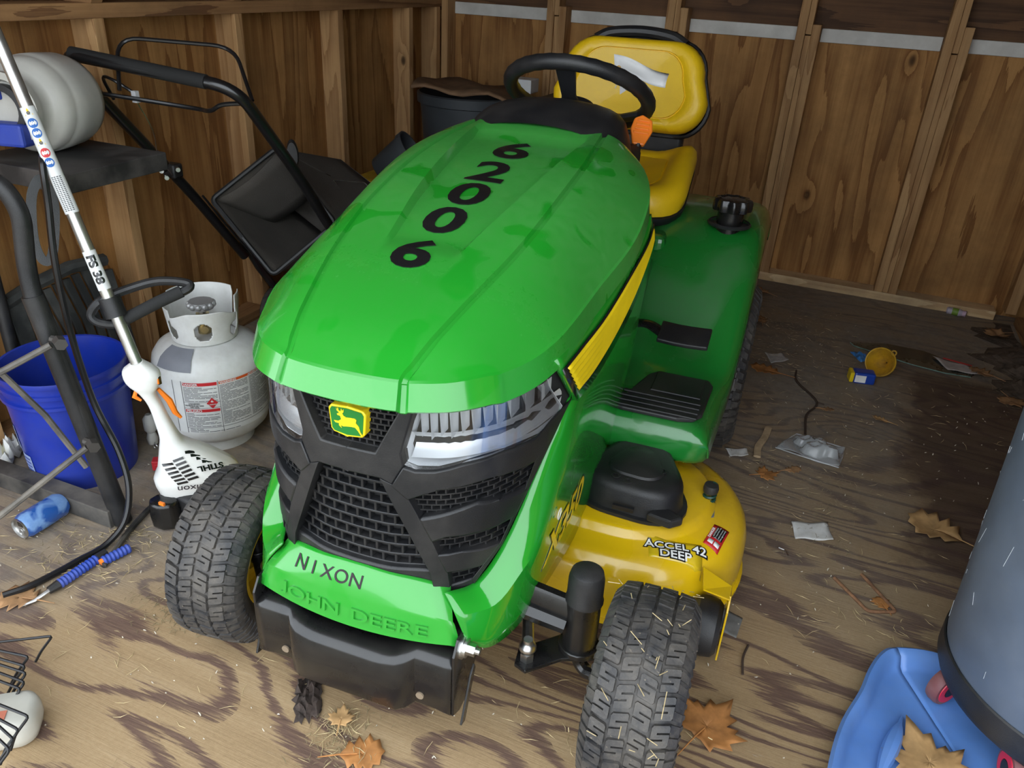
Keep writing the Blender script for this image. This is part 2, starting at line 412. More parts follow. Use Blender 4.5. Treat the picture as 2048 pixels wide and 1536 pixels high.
for a, b in edges: boards(MB().box(a, b, -.016, -.001, 1.09, 1.145), 'white_batten', WHITE_STRIP, wb)
# right wall
wr = struct(bpy.data.objects.new('wall_right', None)); link(wr); wr.location = (XR+.09, 0, 0)
for a, b in ((YF, 1.235), (1.24, 2.455), (2.46, 4.0)): MB().box(0, .012, a, b, 0, 1.16).o('plywood_sheet', PLYW, wr, smooth=0)
for y0 in (.47, .98, 1.80, 2.40, 3.0, 3.56): boards(MB().box(-.09, 0, y0, y0+.038, .04, 1.12), 'stud', STUD, wr)
boards(MB().box(-.09, 0, 1.80, 3.9, 0, .04), 'bottom_plate', PLATE, wr); boards(MB().box(-.09, 0, YF, 3.9, 1.12, 1.16), 'top_plate', PLATE, wr)
# gambrel roof with rafters
rf = struct(bpy.data.objects.new('ceiling', None)); link(rf); rf.location = (-.56, 0, 1.16)
half = [(-1.56, 0), (-1.0, .89), (0, 1.36)]
for sgn in (-1, 1):
    for (x0, z0), (x1, z1) in zip(half, half[1:]):
        d = Vector((x1-x0, 0, z1-z0)).normalized(); n = Vector((-d.z, 0, d.x))*.015
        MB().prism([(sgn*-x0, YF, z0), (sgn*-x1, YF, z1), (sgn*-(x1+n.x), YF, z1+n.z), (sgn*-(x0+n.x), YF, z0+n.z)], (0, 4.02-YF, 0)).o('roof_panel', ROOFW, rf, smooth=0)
        for y0 in (.46, .98, 1.78, 2.366, 2.987, 3.578):
            MB().prism([(sgn*-x0, y0, z0), (sgn*-x1, y0, z1), (sgn*-(x1-n.x*5.8), y0, z1-n.z*5.8), (sgn*-(x0-n.x*5.8+.03), y0, z0)], (0, .038, 0)).o('rafter', PLATE, rf, smooth=0)

# ================================================================== the lawn tractor
TR = thing('lawn_tractor', 'green and yellow riding lawn tractor with black numbers on the hood', 'lawn tractor', (-.6061, .8481, 0), radians(2.73))
def sub(parent, name): 
    o = bpy.data.objects.new(name, None); return link(o, parent)
# ---- hood
CY = [.11,.166,.226,.30,.43,.573,.66,.76,.84,.89,.905]; CW = [.212,.239,.261,.272,.282,.300,.304,.294,.265,.225,.205]
CZ = [.765,.767,.778,.790,.81,.84,.868,.903,.93,.955,.965]
FS = [0,.05,.099,.15,.177,.212]; FY = [.012,.014,.022,.045,.068,.11]
def yfront(s): return cinterp(min(abs(s), .212), FS, FY)
def Wd(y): return cinterp(y, CY, CW)
def Zc(y): return cinterp(y, [.012,.05,.1,.2,.3,.45,.6,.75,.905], [.770,.793,.816,.852,.881,.922,.954,.977,.993])
def Gr(y): return cinterp(y, [.022,.117,.27,.4,.55,.7,.905], [.099,.121,.152,.168,.174,.172,.155])
def Rc(y): return cinterp(y, [.2,.30,.5,.8,.905], [.070,.076,.106,.134,.143])
def sstep(a, b, x): t = max(0, min(1, (x-a)/(b-a))); return t*t*(3-2*t)
def Hood(s, y, recess=True):
    a = abs(s); g = Gr(y); w = max(Wd(y), g+.01); zg = Zc(y)-.007
    if a <= g: z = Zc(y)-.007*(a/g)**2
    else:
        t = min(1, (a-g)/(w-g)); z = zg + (cinterp(y, CY, CZ)-zg)*t**1.75
    z = min(z, .767+.62*max(0, y-yfront(s)))
    if recess:
        d = sstep(.258, .330, y)*(1-sstep(.80, .885, y))*(1-sstep(Rc(y)-.012, Rc(y)-.002, a))
        z -= .019*d*lerp(.40, 1, sstep(.27, .6, y))
        e = abs(a-g)
        if y > .02: z -= .0065*max(0, 1-max(0, e-.0035)/.0035)
    return z
def cols(y):
    r, g, w = Rc(y), Gr(y), max(Wd(y), Gr(y)+.012)
    c = [0, .3*r, .6*r, r-.017, r-.012, r-.007, r-.002, r+.003]
    c += [lerp(r+.003, g-.0075, k/3) for k in (1, 2)] + [g-.0072, g-.0036, g+.0036, g+.0072]
    return c + [lerp(g+.0072, w, k/9) for k in range(1, 10)]
hv = [0,.006,.014,.03,.05,.08,.11,.15,.19,.23,.26,.284,.290,.296,.302,.308,.314,.320,.326,.332,.345,.36]+[.36+.03*k for k in range(1,17)]+[.87,.90,.93,.96,1.0]
half_rows = []
c0 = [.9*k for k in cols(.02)]; c0 = cols(.02); c0 = [c if c <= Gr(.02)+.008 else lerp(Gr(.02)+.0072, .212, (i-13)/9) for i, c in enumerate(c0)]
for v in hv:
    row = []
    for j in range(len(c0)):
        y = lerp(yfront(c0[j]), .905, v); s = Wd(y) if (j == len(c0)-1 and v > 0) else lerp(c0[j], cols(y)[j], sstep(0, .03, v)); row.append((s, y, Hood(s, y)))
    half_rows.append(row)
rows = [[(-s, y, z) for s, y, z in r[:0:-1]]+r for r in half_rows]
hb = MB(); hb.grid(rows)
edge = [r[-1] for r in half_rows[::-1]] + half_rows[0][-2::-1]            # right rear -> front centre
edge = edge + [(-s, y, z) for s, y, z in edge[-2::-1]]
def lip(edge):
    L = []; n = len(edge)
    for i in range(n):
        a, b = edge[max(0, i-1)], edge[min(n-1, i+1)]
        t = Vector((b[0]-a[0], b[1]-a[1], 0)).normalized(); o = Vector((t.y, -t.x, 0)); o = -o if o.dot(Vector((edge[i][0], edge[i][1]-.4, 0))) < 0 else o
        p = Vector(edge[i]); f = max(0, -o.y); q = .008+.014*f; dz = .040+.014*(1-f)*(1-sstep(.25,.55,p.y))
        gd = .006 if abs(abs(p.x)-Gr(.02)) < .0045 and p.y < .05 else 0
        L.append([p, p+o*(.004-gd)+Vector((0,0,-.003)), p+o*(q-gd)+Vector((0,0,-dz)), p+o*(q-.004-gd)+Vector((0,0,-dz-.004)), p+o*-.03+Vector((0,0,-dz-.002))])
    return L
LP = lip(edge); hb.grid(LP)
hood = hb.o('hood', GREEN, TR, smooth=22)
# digits laid on the hood
for txt, yc in (('6', .268), ('0', .390), ('0', .502), ('2', .615), ('6', .745)):
    text_obj('number_decal', txt, DECALB, hood, lambda x, y, yc=yc: (x-.004, yc+y, Hood(x, yc+y)+.0016), 0.124*(1+.28*(yc-.268)), .0034, 1.2, cuts=.005, thick=.0006)
# ---- dark box added under the hood to block light, with the frame
MB().box(-.2, .2, .14, .86, .30, .72).box(-.17,.17,.12,1.5,.16,.32).o('light_block_and_frame', BLKD, TR, smooth=0)
# ---- front fascia: y of the nose surface
SX = [0,.06,.1,.15,.19,.22,.25,.27,.29]; SY = [.03,.034,.046,.066,.1,.142,.22,.31,.42]
def Fy(s): return cinterp(abs(s), SX, SY)
def refine(poly, step=.012):
    out = []
    for i in range(len(poly)):
        a, b = poly[i], poly[(i+1) % len(poly)]; L = sqrt((a[0]-b[0])**2+(a[1]-b[1])**2); n = max(1, int(L/step))
        out += [(lerp(a[0], b[0], k/n), lerp(a[1], b[1], k/n)) for k in range(n)]
    return out
def plate(name, poly, h0, h1, mat, parent, bevel=.003, rf=Fy, step=.014):
    """solid of outline poly in (side, height) standing on the nose surface, from depth h0 to h1 in front of it"""
    P = refine(poly, step); bm = bmesh.new(); vs = [bm.verts.new((s, 0, z)) for s, z in P]
    bm.faces.new(vs); xs = [p[0] for p in P]; k = math.floor(min(xs)/.02)*.02+.02
    while k < max(xs):
        bmesh.ops.bisect_plane(bm, geom=bm.verts[:]+bm.edges[:]+bm.faces[:], plane_co=(k,0,0), plane_no=(1,0,0)); k += .02
    ex = bmesh.ops.extrude_face_region(bm, geom=bm.faces[:]); nv = {e for e in ex['geom'] if isinstance(e, bmesh.types.BMVert)}
    for v in bm.verts: v.co.y = rf(v.co.x) - (h1 if v in nv else h0)
    bmesh.ops.recalc_face_normals(bm, faces=bm.faces)
    me = bpy.data.meshes.new(name); bm.to_mesh(me); bm.free(); me.materials.append(mat); me.shade_smooth(); me.set_sharp_from_angle(angle=radians(30))
    ob = bpy.data.objects.new(name, me); link(ob, parent)
    if bevel:
        q = ob.modifiers.new('b', 'BEVEL'); q.width = bevel; q.segments = 2; q.limit_method = 'ANGLE'; q.angle_limit = radians(40)
    return ob
def mir(poly): return [(-s, z) for s, z in poly[::-1]]
G = MB()
zz = [.335+.02*k for k in range(20)]
G.grid([[(s, Fy(s)+.022, z) for s in [-.272+.016*k for k in range(35)]] for z in zz])
grille = G.o('grille', BLKD, TR)
top_frame = [(-.048,.629),(.048,.629),(.084,.703),(.088,.716),(.107,.716),(.106,.706),(.088,.632),(.092,.610),(.074,.573),(.056,.583),(-.056,.583),(-.074,.573),(-.092,.610),(-.088,.632),(-.106,.706),(-.107,.716),(-.088,.716),(-.084,.703)]
plate('grille_frame', top_frame, -.02, .014, BLK, grille, .007)
plate('grille_frame', [(-.134,.397),(.134,.397),(.146,.362),(.158,.345),(-.158,.345),(-.146,.362)], -.02, .006, BLK, grille, .004)
for M_ in (lambda p: p, mir):
    plate('grille_frame', M_([(.056,.583),(.076,.574),(.100,.546),(.136,.461),(.158,.395),(.163,.350),(.138,.360),(.132,.397)]), -.02, .015, BLK, grille, .006)
    plate('grille_fin', M_([(.074,.573),(.092,.609),(.110,.602),(.139,.603),(.177,.611),(.219,.612),(.250,.602),(.268,.618),(.275,.62),(.264,.571),(.251,.553),(.209,.572),(.140,.567),(.098,.547)]), -.02, .017, BLK, grille, .009)
    plate('grille_fin', M_([(.114,.511),(.194,.531),(.246,.508),(.246,.497),(.234,.462),(.154,.471),(.134,.462)]), -.02, .017, BLK, grille, .009)
    plate('grille_fin', M_([(.142,.436),(.177,.436),(.223,.423),(.204,.392),(.156,.396)]), -.02, .016, BLK, grille, .007)
    plate('grille_fin', M_([(.160,.363),(.192,.368),(.193,.354),(.166,.340),(.155,.342)]), -.02, .010, BLK, grille, .003)
    plate('grille_rail', M_([(.251,.553),(.264,.571),(.258,.546),(.246,.498),(.224,.415),(.193,.354),(.190,.368),(.203,.391),(.222,.423),(.232,.462),(.244,.509)]), -.02, .013, BLK, grille, .002)
def mesh_bars(poly, dz, ds, w, dep, front):
    """honeycomb bars clipped to a convex outline"""
    mb = MB(); zs = [p[1] for p in poly]
    def span(z):
        X = []
        for i in range(len(poly)):
            (a, za), (b, zb) = poly[i], poly[(i+1) % len(poly)]
            if (za-z)*(zb-z) <= 0 and abs(za-zb) > 1e-9: X.append(lerp(a, b, (z-za)/(zb-za)))
        return (min(X), max(X)) if len(X) > 1 else None
    n = max(1, round((max(zs)-min(zs))/dz)); dz = (max(zs)-min(zs))/n
    for i in range(n+1):
        z = min(zs)+dz*i; sp = span(min(max(z, min(zs)+1e-4), max(zs)-1e-4))
        if sp:
            k = max(2, int((sp[1]-sp[0])/.02)); q = [lerp(*sp, t/k) for t in range(k+1)]
            V = []
            for s in q: V += [(s, Fy(s)-front, z-w/2), (s, Fy(s)-front, z+w/2), (s, Fy(s)+dep, z+w/2), (s, Fy(s)+dep, z-w/2)]
            F = []
            for t in range(k):
                for e in range(4): F.append((t*4+e, t*4+(e+1)%4, t*4+4+(e+1)%4, t*4+4+e))
            mb.add(V, F)
        if i < n:
            zm = z+dz/2; sp = span(zm)
            if sp:
                s = math.floor(sp[0]/ds)*ds+(ds/2 if i % 2 else 0)
                while s < sp[1]:
                    if s > sp[0]: mb.box(s-w/2, s+w/2, Fy(s)-front+.001, Fy(s)+dep, z, z+dz)
                    s += ds
    return mb
mesh_bars([(-.054,.580),(.054,.580),(.131,.397),(-.131,.397)], .0205, .0225, .0046, .022, -.006).o('grille_mesh', BLK, grille, smooth=0, bevel=.001, seg=1)
mesh_bars([(-.048,.630),(.048,.630),(.086,.712),(-.086,.712)], .0105, .0125, .003, .016, -.004).o('grille_mesh', BLK, grille, smooth=0)
for sg in (1, -1):
    for pl in ([(.096,.546),(.140,.565),(.209,.570),(.251,.551),(.246,.509),(.194,.531),(.114,.511)], [(.134,.461),(.154,.47),(.232,.462),(.223,.423),(.177,.436),(.142,.436)], [(.156,.395),(.203,.391),(.192,.368),(.160,.363)]):
        mesh_bars([(sg*s, z) for s, z in pl], .0105, .0135, .0026, .016, .001).o('grille_mesh', BLK, grille, smooth=0)
# emblem: shield with leaping deer
em = plate('emblem', [(-.033,.690),(-.028,.6965),(.0,.700),(.028,.6965),(.033,.690),(.030,.654),(.025,.648),(0,.645),(-.025,.648),(-.030,.654)], -.01, .009, DECALY, grille, .002)
plate('emblem_field', [(-.0295,.688),(-.026,.6935),(0,.6965),(.026,.6935),(.0295,.688),(.0268,.656),(.023,.6515),(0,.649),(-.023,.6515),(-.0268,.656)], .008, .0098, plain('emblem_green', (.006,.16,.02), .3, coat=.4), em, 0)
deer = [(397,322),(415,324),(428,316),(424,302),(413,299),(411,294),(421,289),(411,280),(409,270),(413,276),(416,268),(419,280),(427,284),(430,272),(434,282),(440,274),(439,287),(433,292),(438,301),(448,307),(470,309),(484,312),(489,318),(486,330),(497,344),(503,368),(513,385),(505,381),(494,362),(483,348),(466,345),(448,344),(436,345),(424,341),(428,352),(417,341),(418,333),(403,330)]
plate('emblem_deer', [((x-449)*.000432, .6725-(y-326)*.000432+(x-449)*.00008) for x, y in deer], .0095, .0108, DECALY, em, 0, step=1)
# headlights
HL = [(.106,.728),(.152,.733),(.203,.732),(.234,.727),(.252,.722),(.257,.683),(.268,.622),(.266,.610),(.250,.604),(.219,.614),(.177,.613),(.139,.605),(.108,.604),(.090,.612),(.086,.630),(.090,.648),(.099,.683)]
def clear_material():
    m = bpy.data.materials.new('clear_lens'); m.use_nodes = True; nt = m.node_tree; nt.nodes.clear()
    t = N(nt, 'ShaderNodeBsdfTransparent'); t.inputs[0].default_value = (.93,.94,.95,1); g = N(nt, 'ShaderNodeBsdfGlossy'); g.inputs['Roughness'].default_value = .05
    fr = N(nt, 'ShaderNodeFresnel'); fr.inputs[0].default_value = 1.5; mx = N(nt, 'ShaderNodeMixShader'); out = N(nt, 'ShaderNodeOutputMaterial')
    nt.links.new(math_(nt, 'ADD', math_(nt, 'MULTIPLY', fr.outputs[0], .5), .03), mx.inputs[0]); nt.links.new(t.outputs[0], mx.inputs[1]); nt.links.new(g.outputs[0], mx.inputs[2]); nt.links.new(mx.outputs[0], out.inputs[0])
    return m
CLEAR = clear_material()
REFL = plain('lamp_bowl', (.80,.81,.82), .42, metal=.1, var=.06); LAMPS = plain('lamp_silver', (.84,.85,.86), .38, metal=.6, var=.06)
def shrink(poly, k):
    cx = sum(p[0] for p in poly)/len(poly); cz = sum(p[1] for p in poly)/len(poly)
    return [(cx+(s-cx)*k, cz+(z-cz)*k) for s, z in poly]
for sg in (1, -1):
    pl = HL if sg > 0 else mir(HL)
    h = plate('headlight', pl, -.032, -.026, REFL, TR, 0)
    prop(h, 'clear headlight with silver reflector')
    plate('lens', pl, .000, .012, CLEAR, h, .002)
    q_ = shrink(pl, .96); n = len(pl)
    MB().grid([[(s, Fy(s)+d, z) for s, z in P+[P[0]]] for P, d in ((refine(pl), .0), (refine(shrink(pl, .94)), .026))] if len(refine(pl)) == len(refine(shrink(pl, .94))) else [[(s, Fy(s)+d, z) for s, z in P+[P[0]]] for P, d in ((pl, .0), (shrink(pl, .93), .026))]).o('housing', REFL, h, smooth=50)
    lowr = [(.096,.617),(.139,.614),(.177,.620),(.219,.621),(.248,.612),(.262,.624),(.257,.650),(.205,.664),(.150,.664),(.100,.655)]
    BW = []
    for k in range(13):                      # bowl: concave in height
        s = lerp(.096, .264, k/12); BW.append([(sg*s, Fy(s)+.004+.020*sin(pi*j/6), lerp(.617, .664, j/6)) for j in range(7)])
    MB().grid(BW).o('reflector', LAMPS, h, smooth=60)
    for k in range(11):                      # pointed flutes of the upper reflector
        s = .112+.0138*k; w_ = .0062; zt = .704-.0006*k; zb = .664-.012*(k % 2)*.5+.002*k*.5
        MB().add([(sg*(s-w_), Fy(s-w_)+.012, zt), (sg*s, Fy(s)+.000, zt), (sg*(s+w_), Fy(s+w_)+.012, zt), (sg*(s-w_*.6), Fy(s)+.016, zb), (sg*(s+.001), Fy(s)+.003, zb-.008), (sg*(s+w_), Fy(s+w_)+.014, zb)], [(0,1,4,3),(1,2,5,4)]).o('flute', LAMPS, h, smooth=0, solid=.001)
# ---- side panels (mirrored)
SPT = [(.160,.040,.366),(.193,.098,.355),(.224,.147,.414),(.246,.205,.497),(.262,.278,.570),(.270,.330,.622),(.276,.45,.640),(.285,.60,.662),(.290,.75,.705),(.286,.90,.74)]
SPB = [(.186,.030,.330),(.236,.083,.330),(.264,.138,.372),(.280,.200,.405),(.286,.300,.450),(.288,.41,.473),(.289,.55,.466),(.290,.68,.445),(.290,.82,.46),(.286,.91,.60)]
SPL = [(.207,.028,.283),(.234,.068,.243),(.259,.140,.233),(.273,.220,.243),(.279,.36,.225),(.281,.52,.205),(.281,.67,.216),(.282,.77,.268),(.283,.84,.415),(.284,.91,.56)]
def loft(A, B, n): return [[tuple(lerp(a[i], b[i], k/n) for i in range(3)) for k in range(n+1)] for a, b in zip(A, B)]
def dens(L, n=5): return [tuple(p) for p in spline(L, n)]
STR_T = [(.266,.245,.716),(.273,.35,.722),(.284,.46,.737),(.295,.60,.772),(.300,.73,.802),(.296,.80,.825)]
STR_B = [(.272,.315,.640),(.279,.43,.640),(.287,.56,.665),(.296,.66,.712),(.301,.745,.768),(.298,.81,.800)]
for sg in (1, -1):
    T, Bk, L = dens(SPT), dens(SPB), dens(SPL)
    up = loft(T, Bk, 5); lo = loft(Bk, L, 5)
    for row in up:                           # belly of the shoulder
        for k, p in enumerate(row): row[k] = (p[0]+.008*sin(pi*k/5)*min(1, p[1]*4), p[1], p[2])
    P = [[(sg*s, y, z) for s, y, z in a+b[1:]] for a, b in zip(up, lo)]
    sp = MB().grid(P).o('side_panel', GREENS, TR, smooth=28, solid=.003, soff=0)
    # stripe panel between hood lip and side panel
    T2, B2 = dens(STR_T, 6), dens(STR_B, 6)
    def off(p, d): return (sg*(p[0]+d), p[1]-d*.3, p[2]+d*.15)
    bk = MB().grid([[off(lerp3, 0) for lerp3 in r] for r in loft([(s-.004, y-.025, z+.030) for s, y, z in T2], [(s+.003, y+.02, z-.022) for s, y, z in B2], 3)])
    bp = bk.o('stripe_panel', GREENS, sp, smooth=40, solid=.012, soff=1)
    st = loft([(s, y, z) for s, y, z in T2], [(s, y, z) for s, y, z in B2], 12)
    MB().grid([[off(p, .0142) for p in r] for r in [[a[0], a[-1]] for a in loft([(s, y-.008, z+.008) for s, y, z in T2], [(s, y+.008, z-.008) for s, y, z in B2], 2)]]).o('stripe_border', DECALB, sp, smooth=40, solid=.0006)
    MB().grid([[off(p, .0148+.0034*(k % 2)) for k, p in enumerate(r)] for r in st[1:-1]]).o('stripe_decal', DECALY, sp, smooth=15, solid=.0006)
    if sg > 0:                               # model lettering along the panel, model name X350
        pts_ = [p for row in lo for p in row]
        def fx(x, y, l=0):
            yy, zz_ = .345+x+y*.25, .347+y; w = sorted(((p[1]-yy)**2+(p[2]-zz_)**2+1e-7, p[0]) for p in pts_)[:4]
            return (sum(s/d for d, s in w)/sum(1/d for d, s in w)+.0022+l, yy, zz_)
        text_obj('model_lettering', 'X350', DECALB, sp, lambda x, y: fx(x, y), .095, .0042, 1.1, cuts=.02, thick=.0004)
        text_obj('model_lettering', 'X350', DECALY, sp, lambda x, y: fx(x, y, .0010), .095, .0014, 1.1, cuts=.02, thick=.0004)
        MB().lathe([(.008,0),(.012,0),(.012,.001),(.008,.001)], 16, frame((.2905,.265,.415),(0,1,0),(1,0,0)), closed=True).o('panel_decal', DECALW, sp)
# ---- green bezel under the grille, embossed maker's name
BZ = lambda s: 1-(abs(s)/.165)**2
bz = [[(s, Fy(s)-.006, .392-.028*(abs(s)/.16)**2), (s*1.01, Fy(s)-.012, .384-.022*(abs(s)/.16)**2), (s*1.15, .002+.020*(abs(s)/.16)**2, .338-.012*(abs(s)/.16)**2), (s*1.17, .000+.022*(abs(s)/.16)**2, .331-.010*(abs(s)/.16)**2), (s*1.26, -.010+.026*(abs(s)/.16)**2, .277+.006*(abs(s)/.16)**2), (s*1.25, .02, .272)] for s in [-.16+.016*k for k in range(21)]]
bez = MB().grid(bz).o('front_bezel', GREEN, TR, smooth=30, solid=.003, soff=0)
def bez_pt(x, t, i, lift):                  # point on bezel face i (between profile rows i and i+1)
    s = x/lerp(*((1.01, 1.15) if i == 1 else (1.17, 1.26)), t); q = (abs(s)/.16)**2; yf_ = Fy(s)
    A = [(s*1.01, yf_-.012, .384-.022*q), (s*1.15, .002+.020*q, .338-.012*q)] if i == 1 else [(s*1.17, .022*q, .331-.010*q), (s*1.26, -.010+.026*q, .277+.006*q)]
    p = Vector(A[0]).lerp(Vector(A[1]), t); d = Vector(A[1])-Vector(A[0]); nn = Vector((1,0,0)).cross(d).normalized(); nn = -nn if nn.y > 0 else nn
    return p+nn*lift
def letters(txt, size, sx, gap):            # centre x of each letter of a line
    ws = [(max(v[0] for v in V)-min(v[0] for v in V)) for V, F in (text_faces(c, size, 0, sx) if c != ' ' else ([(0,0),(size*.45,0)], []) for c in txt)]
    tot = sum(ws)+gap*(len(txt)-1); x = -tot/2; out = []
    for c, w in zip(txt, ws):
        out.append((c, x+w/2)); x += w+gap
    return [q for q in out if q[0] != ' ']
for ch, xc in letters('JOHN DEERE', .033, 1.5, .0055):
    text_obj('embossed_letter', ch, GREEN, bez, lambda x, y, xc=xc: bez_pt(x+xc, .52-y/.0545, 3, .0030), .033, .0004, 1.5, cuts=.02, thick=.005)
PEN = plain('marker_pen', (.022,.014,.02), .7)
for k, ch in enumerate('NIXON'):
    text_obj('marker_lettering', ch, PEN, bez, lambda x, y, k=k: bez_pt(x-.108+.029*k+y*.12, .46-y/.048, 1, .0022), .036, .0001, 1.0, cuts=.015, thick=.0006)
# ---- black front bumper
def by(s): a = abs(s); return lerp(-.030, -.008, sstep(.105, .125, a))
def bzl(s): a = abs(s); return .128+.010*sstep(.105, .120, a)-.004*sstep(.165, .19, a)
bs = [-.196+.014*k for k in range(29)]
def btop(s): a = abs(s); return lerp(.234, .250, sstep(.06, .13, a))
pr = [[(s, by(s)+.002, bzl(s)), (s, by(s), bzl(s)+.004), (s, by(s)-.001, (bzl(s)+btop(s))/2), (s, by(s), btop(s)-.006), (s, by(s)+.003, btop(s)), (s, by(s)+.012, btop(s)+.006), (s, by(s)+.046, btop(s)+.014)] for s in bs]
bm_ = MB().grid(pr)
bumper = bm_.o('bumper', BLKG, TR, smooth=40, solid=.004, soff=0)
for sg in (1, -1):
    MB().prism([(sg*.196,-.008,.134),(sg*.196,-.008,.275),(sg*.196,.01,.30),(sg*.196,.10,.305),(sg*.196,.105,.19),(sg*.196,.045,.12),(sg*.196,.02,.118)], (sg*.005,0,0)).o('bumper_bracket', BLKG, bumper, smooth=0, bevel=.0015)
    MB().prism([(sg*.212,-.004,.112),(sg*.212,.012,.108),(sg*.212,.055,.20),(sg*.212,.05,.212),(sg*.212,.035,.20)], (sg*.004,0,0)).o('bumper_latch', BLKG, bumper, smooth=0, bevel=.001)
    if sg > 0: MB().cyl((sg*.198,.025,.272),(sg*.206,.025,.272),.021,n=20).cyl((sg*.206,.025,.272),(sg*.212,.025,.272),.017,n=20).cyl((sg*.212,.025,.272),(sg*.226,.025,.272),.011,n=6).cyl((sg*.226,.025,.272),(sg*.234,.025,.272),.006,n=10).o('bolt', ZINC, bumper)
    MB().cyl((sg*.138,-.0135,.163),(sg*.138,-.0100,.163),.0075,n=14).o('bolt_hole', plain('hole_floor', (.20,.15,.10), .8), bumper)
MB().cyl((-.19,.075,.235),(.19,.075,.235),.045,n=20).box(-.19,.19,.08,.14,.19,.28).o('frame_crossmember', BLK, TR)
# ---- wheels
def tire_part(root, R, Wt, rimr, nlug, lugh, seed):
    """carcass, S-shaped tread lugs and rim; wheel axis = X"""
    hw = Wt/2; X = Matrix.Rotation(pi/2, 4, 'Y')
    prof = [(rimr-.004, -hw*.55), (rimr+.004, -hw*.80), (rimr+.35*(R-rimr), -hw*1.02), (rimr+.68*(R-rimr), -hw*1.0), (R-.016, -hw*.86), (R-.0075, -hw*.62), (R-.004, -hw*.3), (R-.003, 0)]
    prof = prof + [(r, -h) for r, h in prof[-2::-1]]
    t = MB().lathe(prof, 72, X).o('tire', RUB, root, smooth=40)
    def crown(x): a = abs(x)/hw; return R-.003-.009*a**3-.02*max(0, a-.82)
    lug = MB(); k = 2*pi/nlug
    S = [(-.47,-.50),(.40,-.50),(.50,-.40),(.50,.10),(-.18,.10),(-.18,.19),(.50,.19),(.50,.42),(.42,.50),(-.40,.50),(-.50,.40),(-.50,-.10),(.18,-.10),(.18,-.19),(-.50,-.19),(-.50,-.46)]      # block with an S-shaped sipe
    ST = [tuple(t) for t in tessellate_polygon([[Vector((a_, b_, 0)) for a_, b_ in S]])]
    lanes = 4; lw = Wt*.84/lanes
    for i in range(nlug):
        for l in range(lanes):
            xc = (l-(lanes-1)/2)*lw; ac = k*(i+.5*(l % 2)); V = []
            for hgt, sc in ((-.003, .90), (lugh, .84)):
                for a, b in S:
                    x = xc+a*lw*sc; r = crown(x)+hgt; an = ac+(b*sc*.98+(a*.16 if l % 2 else -a*.16))*k; V.append((x, r*sin(an), r*cos(an)))
            n = len(S); F = [(j, (j+1)%n, n+(j+1)%n, n+j) for j in range(n)]+[tuple(n+q for q in t) for t in ST]
            lug.add(V, F)
        for sg in (1, -1):                    # shoulder bars running down the sidewall
            for h2 in (0, .5):
                V = []; ac = k*(i+h2+.25)
                for dx, rr, wd in ((hw*.80, R-.006, .17), (hw*.97, R-.022, .15), (hw*1.03, R-.045, .10)):
                    for s2 in (-1, 1):
                        an = ac+s2*wd*k+(hw*.97-dx)*1.5*sg
                        V += [(sg*dx, (rr)*sin(an), (rr)*cos(an)), (sg*(dx-.004), (rr-.012)*sin(an), (rr-.012)*cos(an))]
                F = []
                for j in range(2):
                    a = j*4; F += [(a, a+2, a+6, a+4), (a, a+4, a+5, a+1), (a+2, a+3, a+7, a+6)]
                F += [(0,1,3,2), (8,10,11,9)]
                V2 = [(x*1.015 if n_ % 2 == 0 else x, y, z) for n_, (x, y, z) in enumerate(V)]
                lug.add(V2, F)
    lug.o('tread', RUB, t, smooth=0)
    rp = [(.0,-hw*.1),(.03,-hw*.1),(.034,hw*.25),(.045,hw*.25),(rimr*.55,hw*.05),(rimr*.80,hw*.15),(rimr*.93,hw*.62),(rimr+.006,hw*.72),(rimr+.012,hw*.80),(rimr+.010,hw*.86),(rimr+.002,hw*.84)]
    rim = MB().lathe([(max(r, .0005), h) for r, h in rp], 40, X).lathe([(max(r, .0005), -h-.002) for r, h in rp], 40, X)
    rim.o('rim', DECKY, root, smooth=40)
    return root
for s, wy in ((.500, .14), (-.362, .170)):
    w = sub(TR, 'front_wheel'); w.location = (s, wy, .18); w.rotation_euler = (0, 0, radians(1 if s > 0 else 5))
    tire_part(w, .18, .155, .088, 26, .0045, 1)
for s in (.452, -.452):
    w = sub(TR, 'rear_wheel'); w.location = (s, 1.41, .257); tire_part(w, .257, .212, .112, 26, .010, 2)
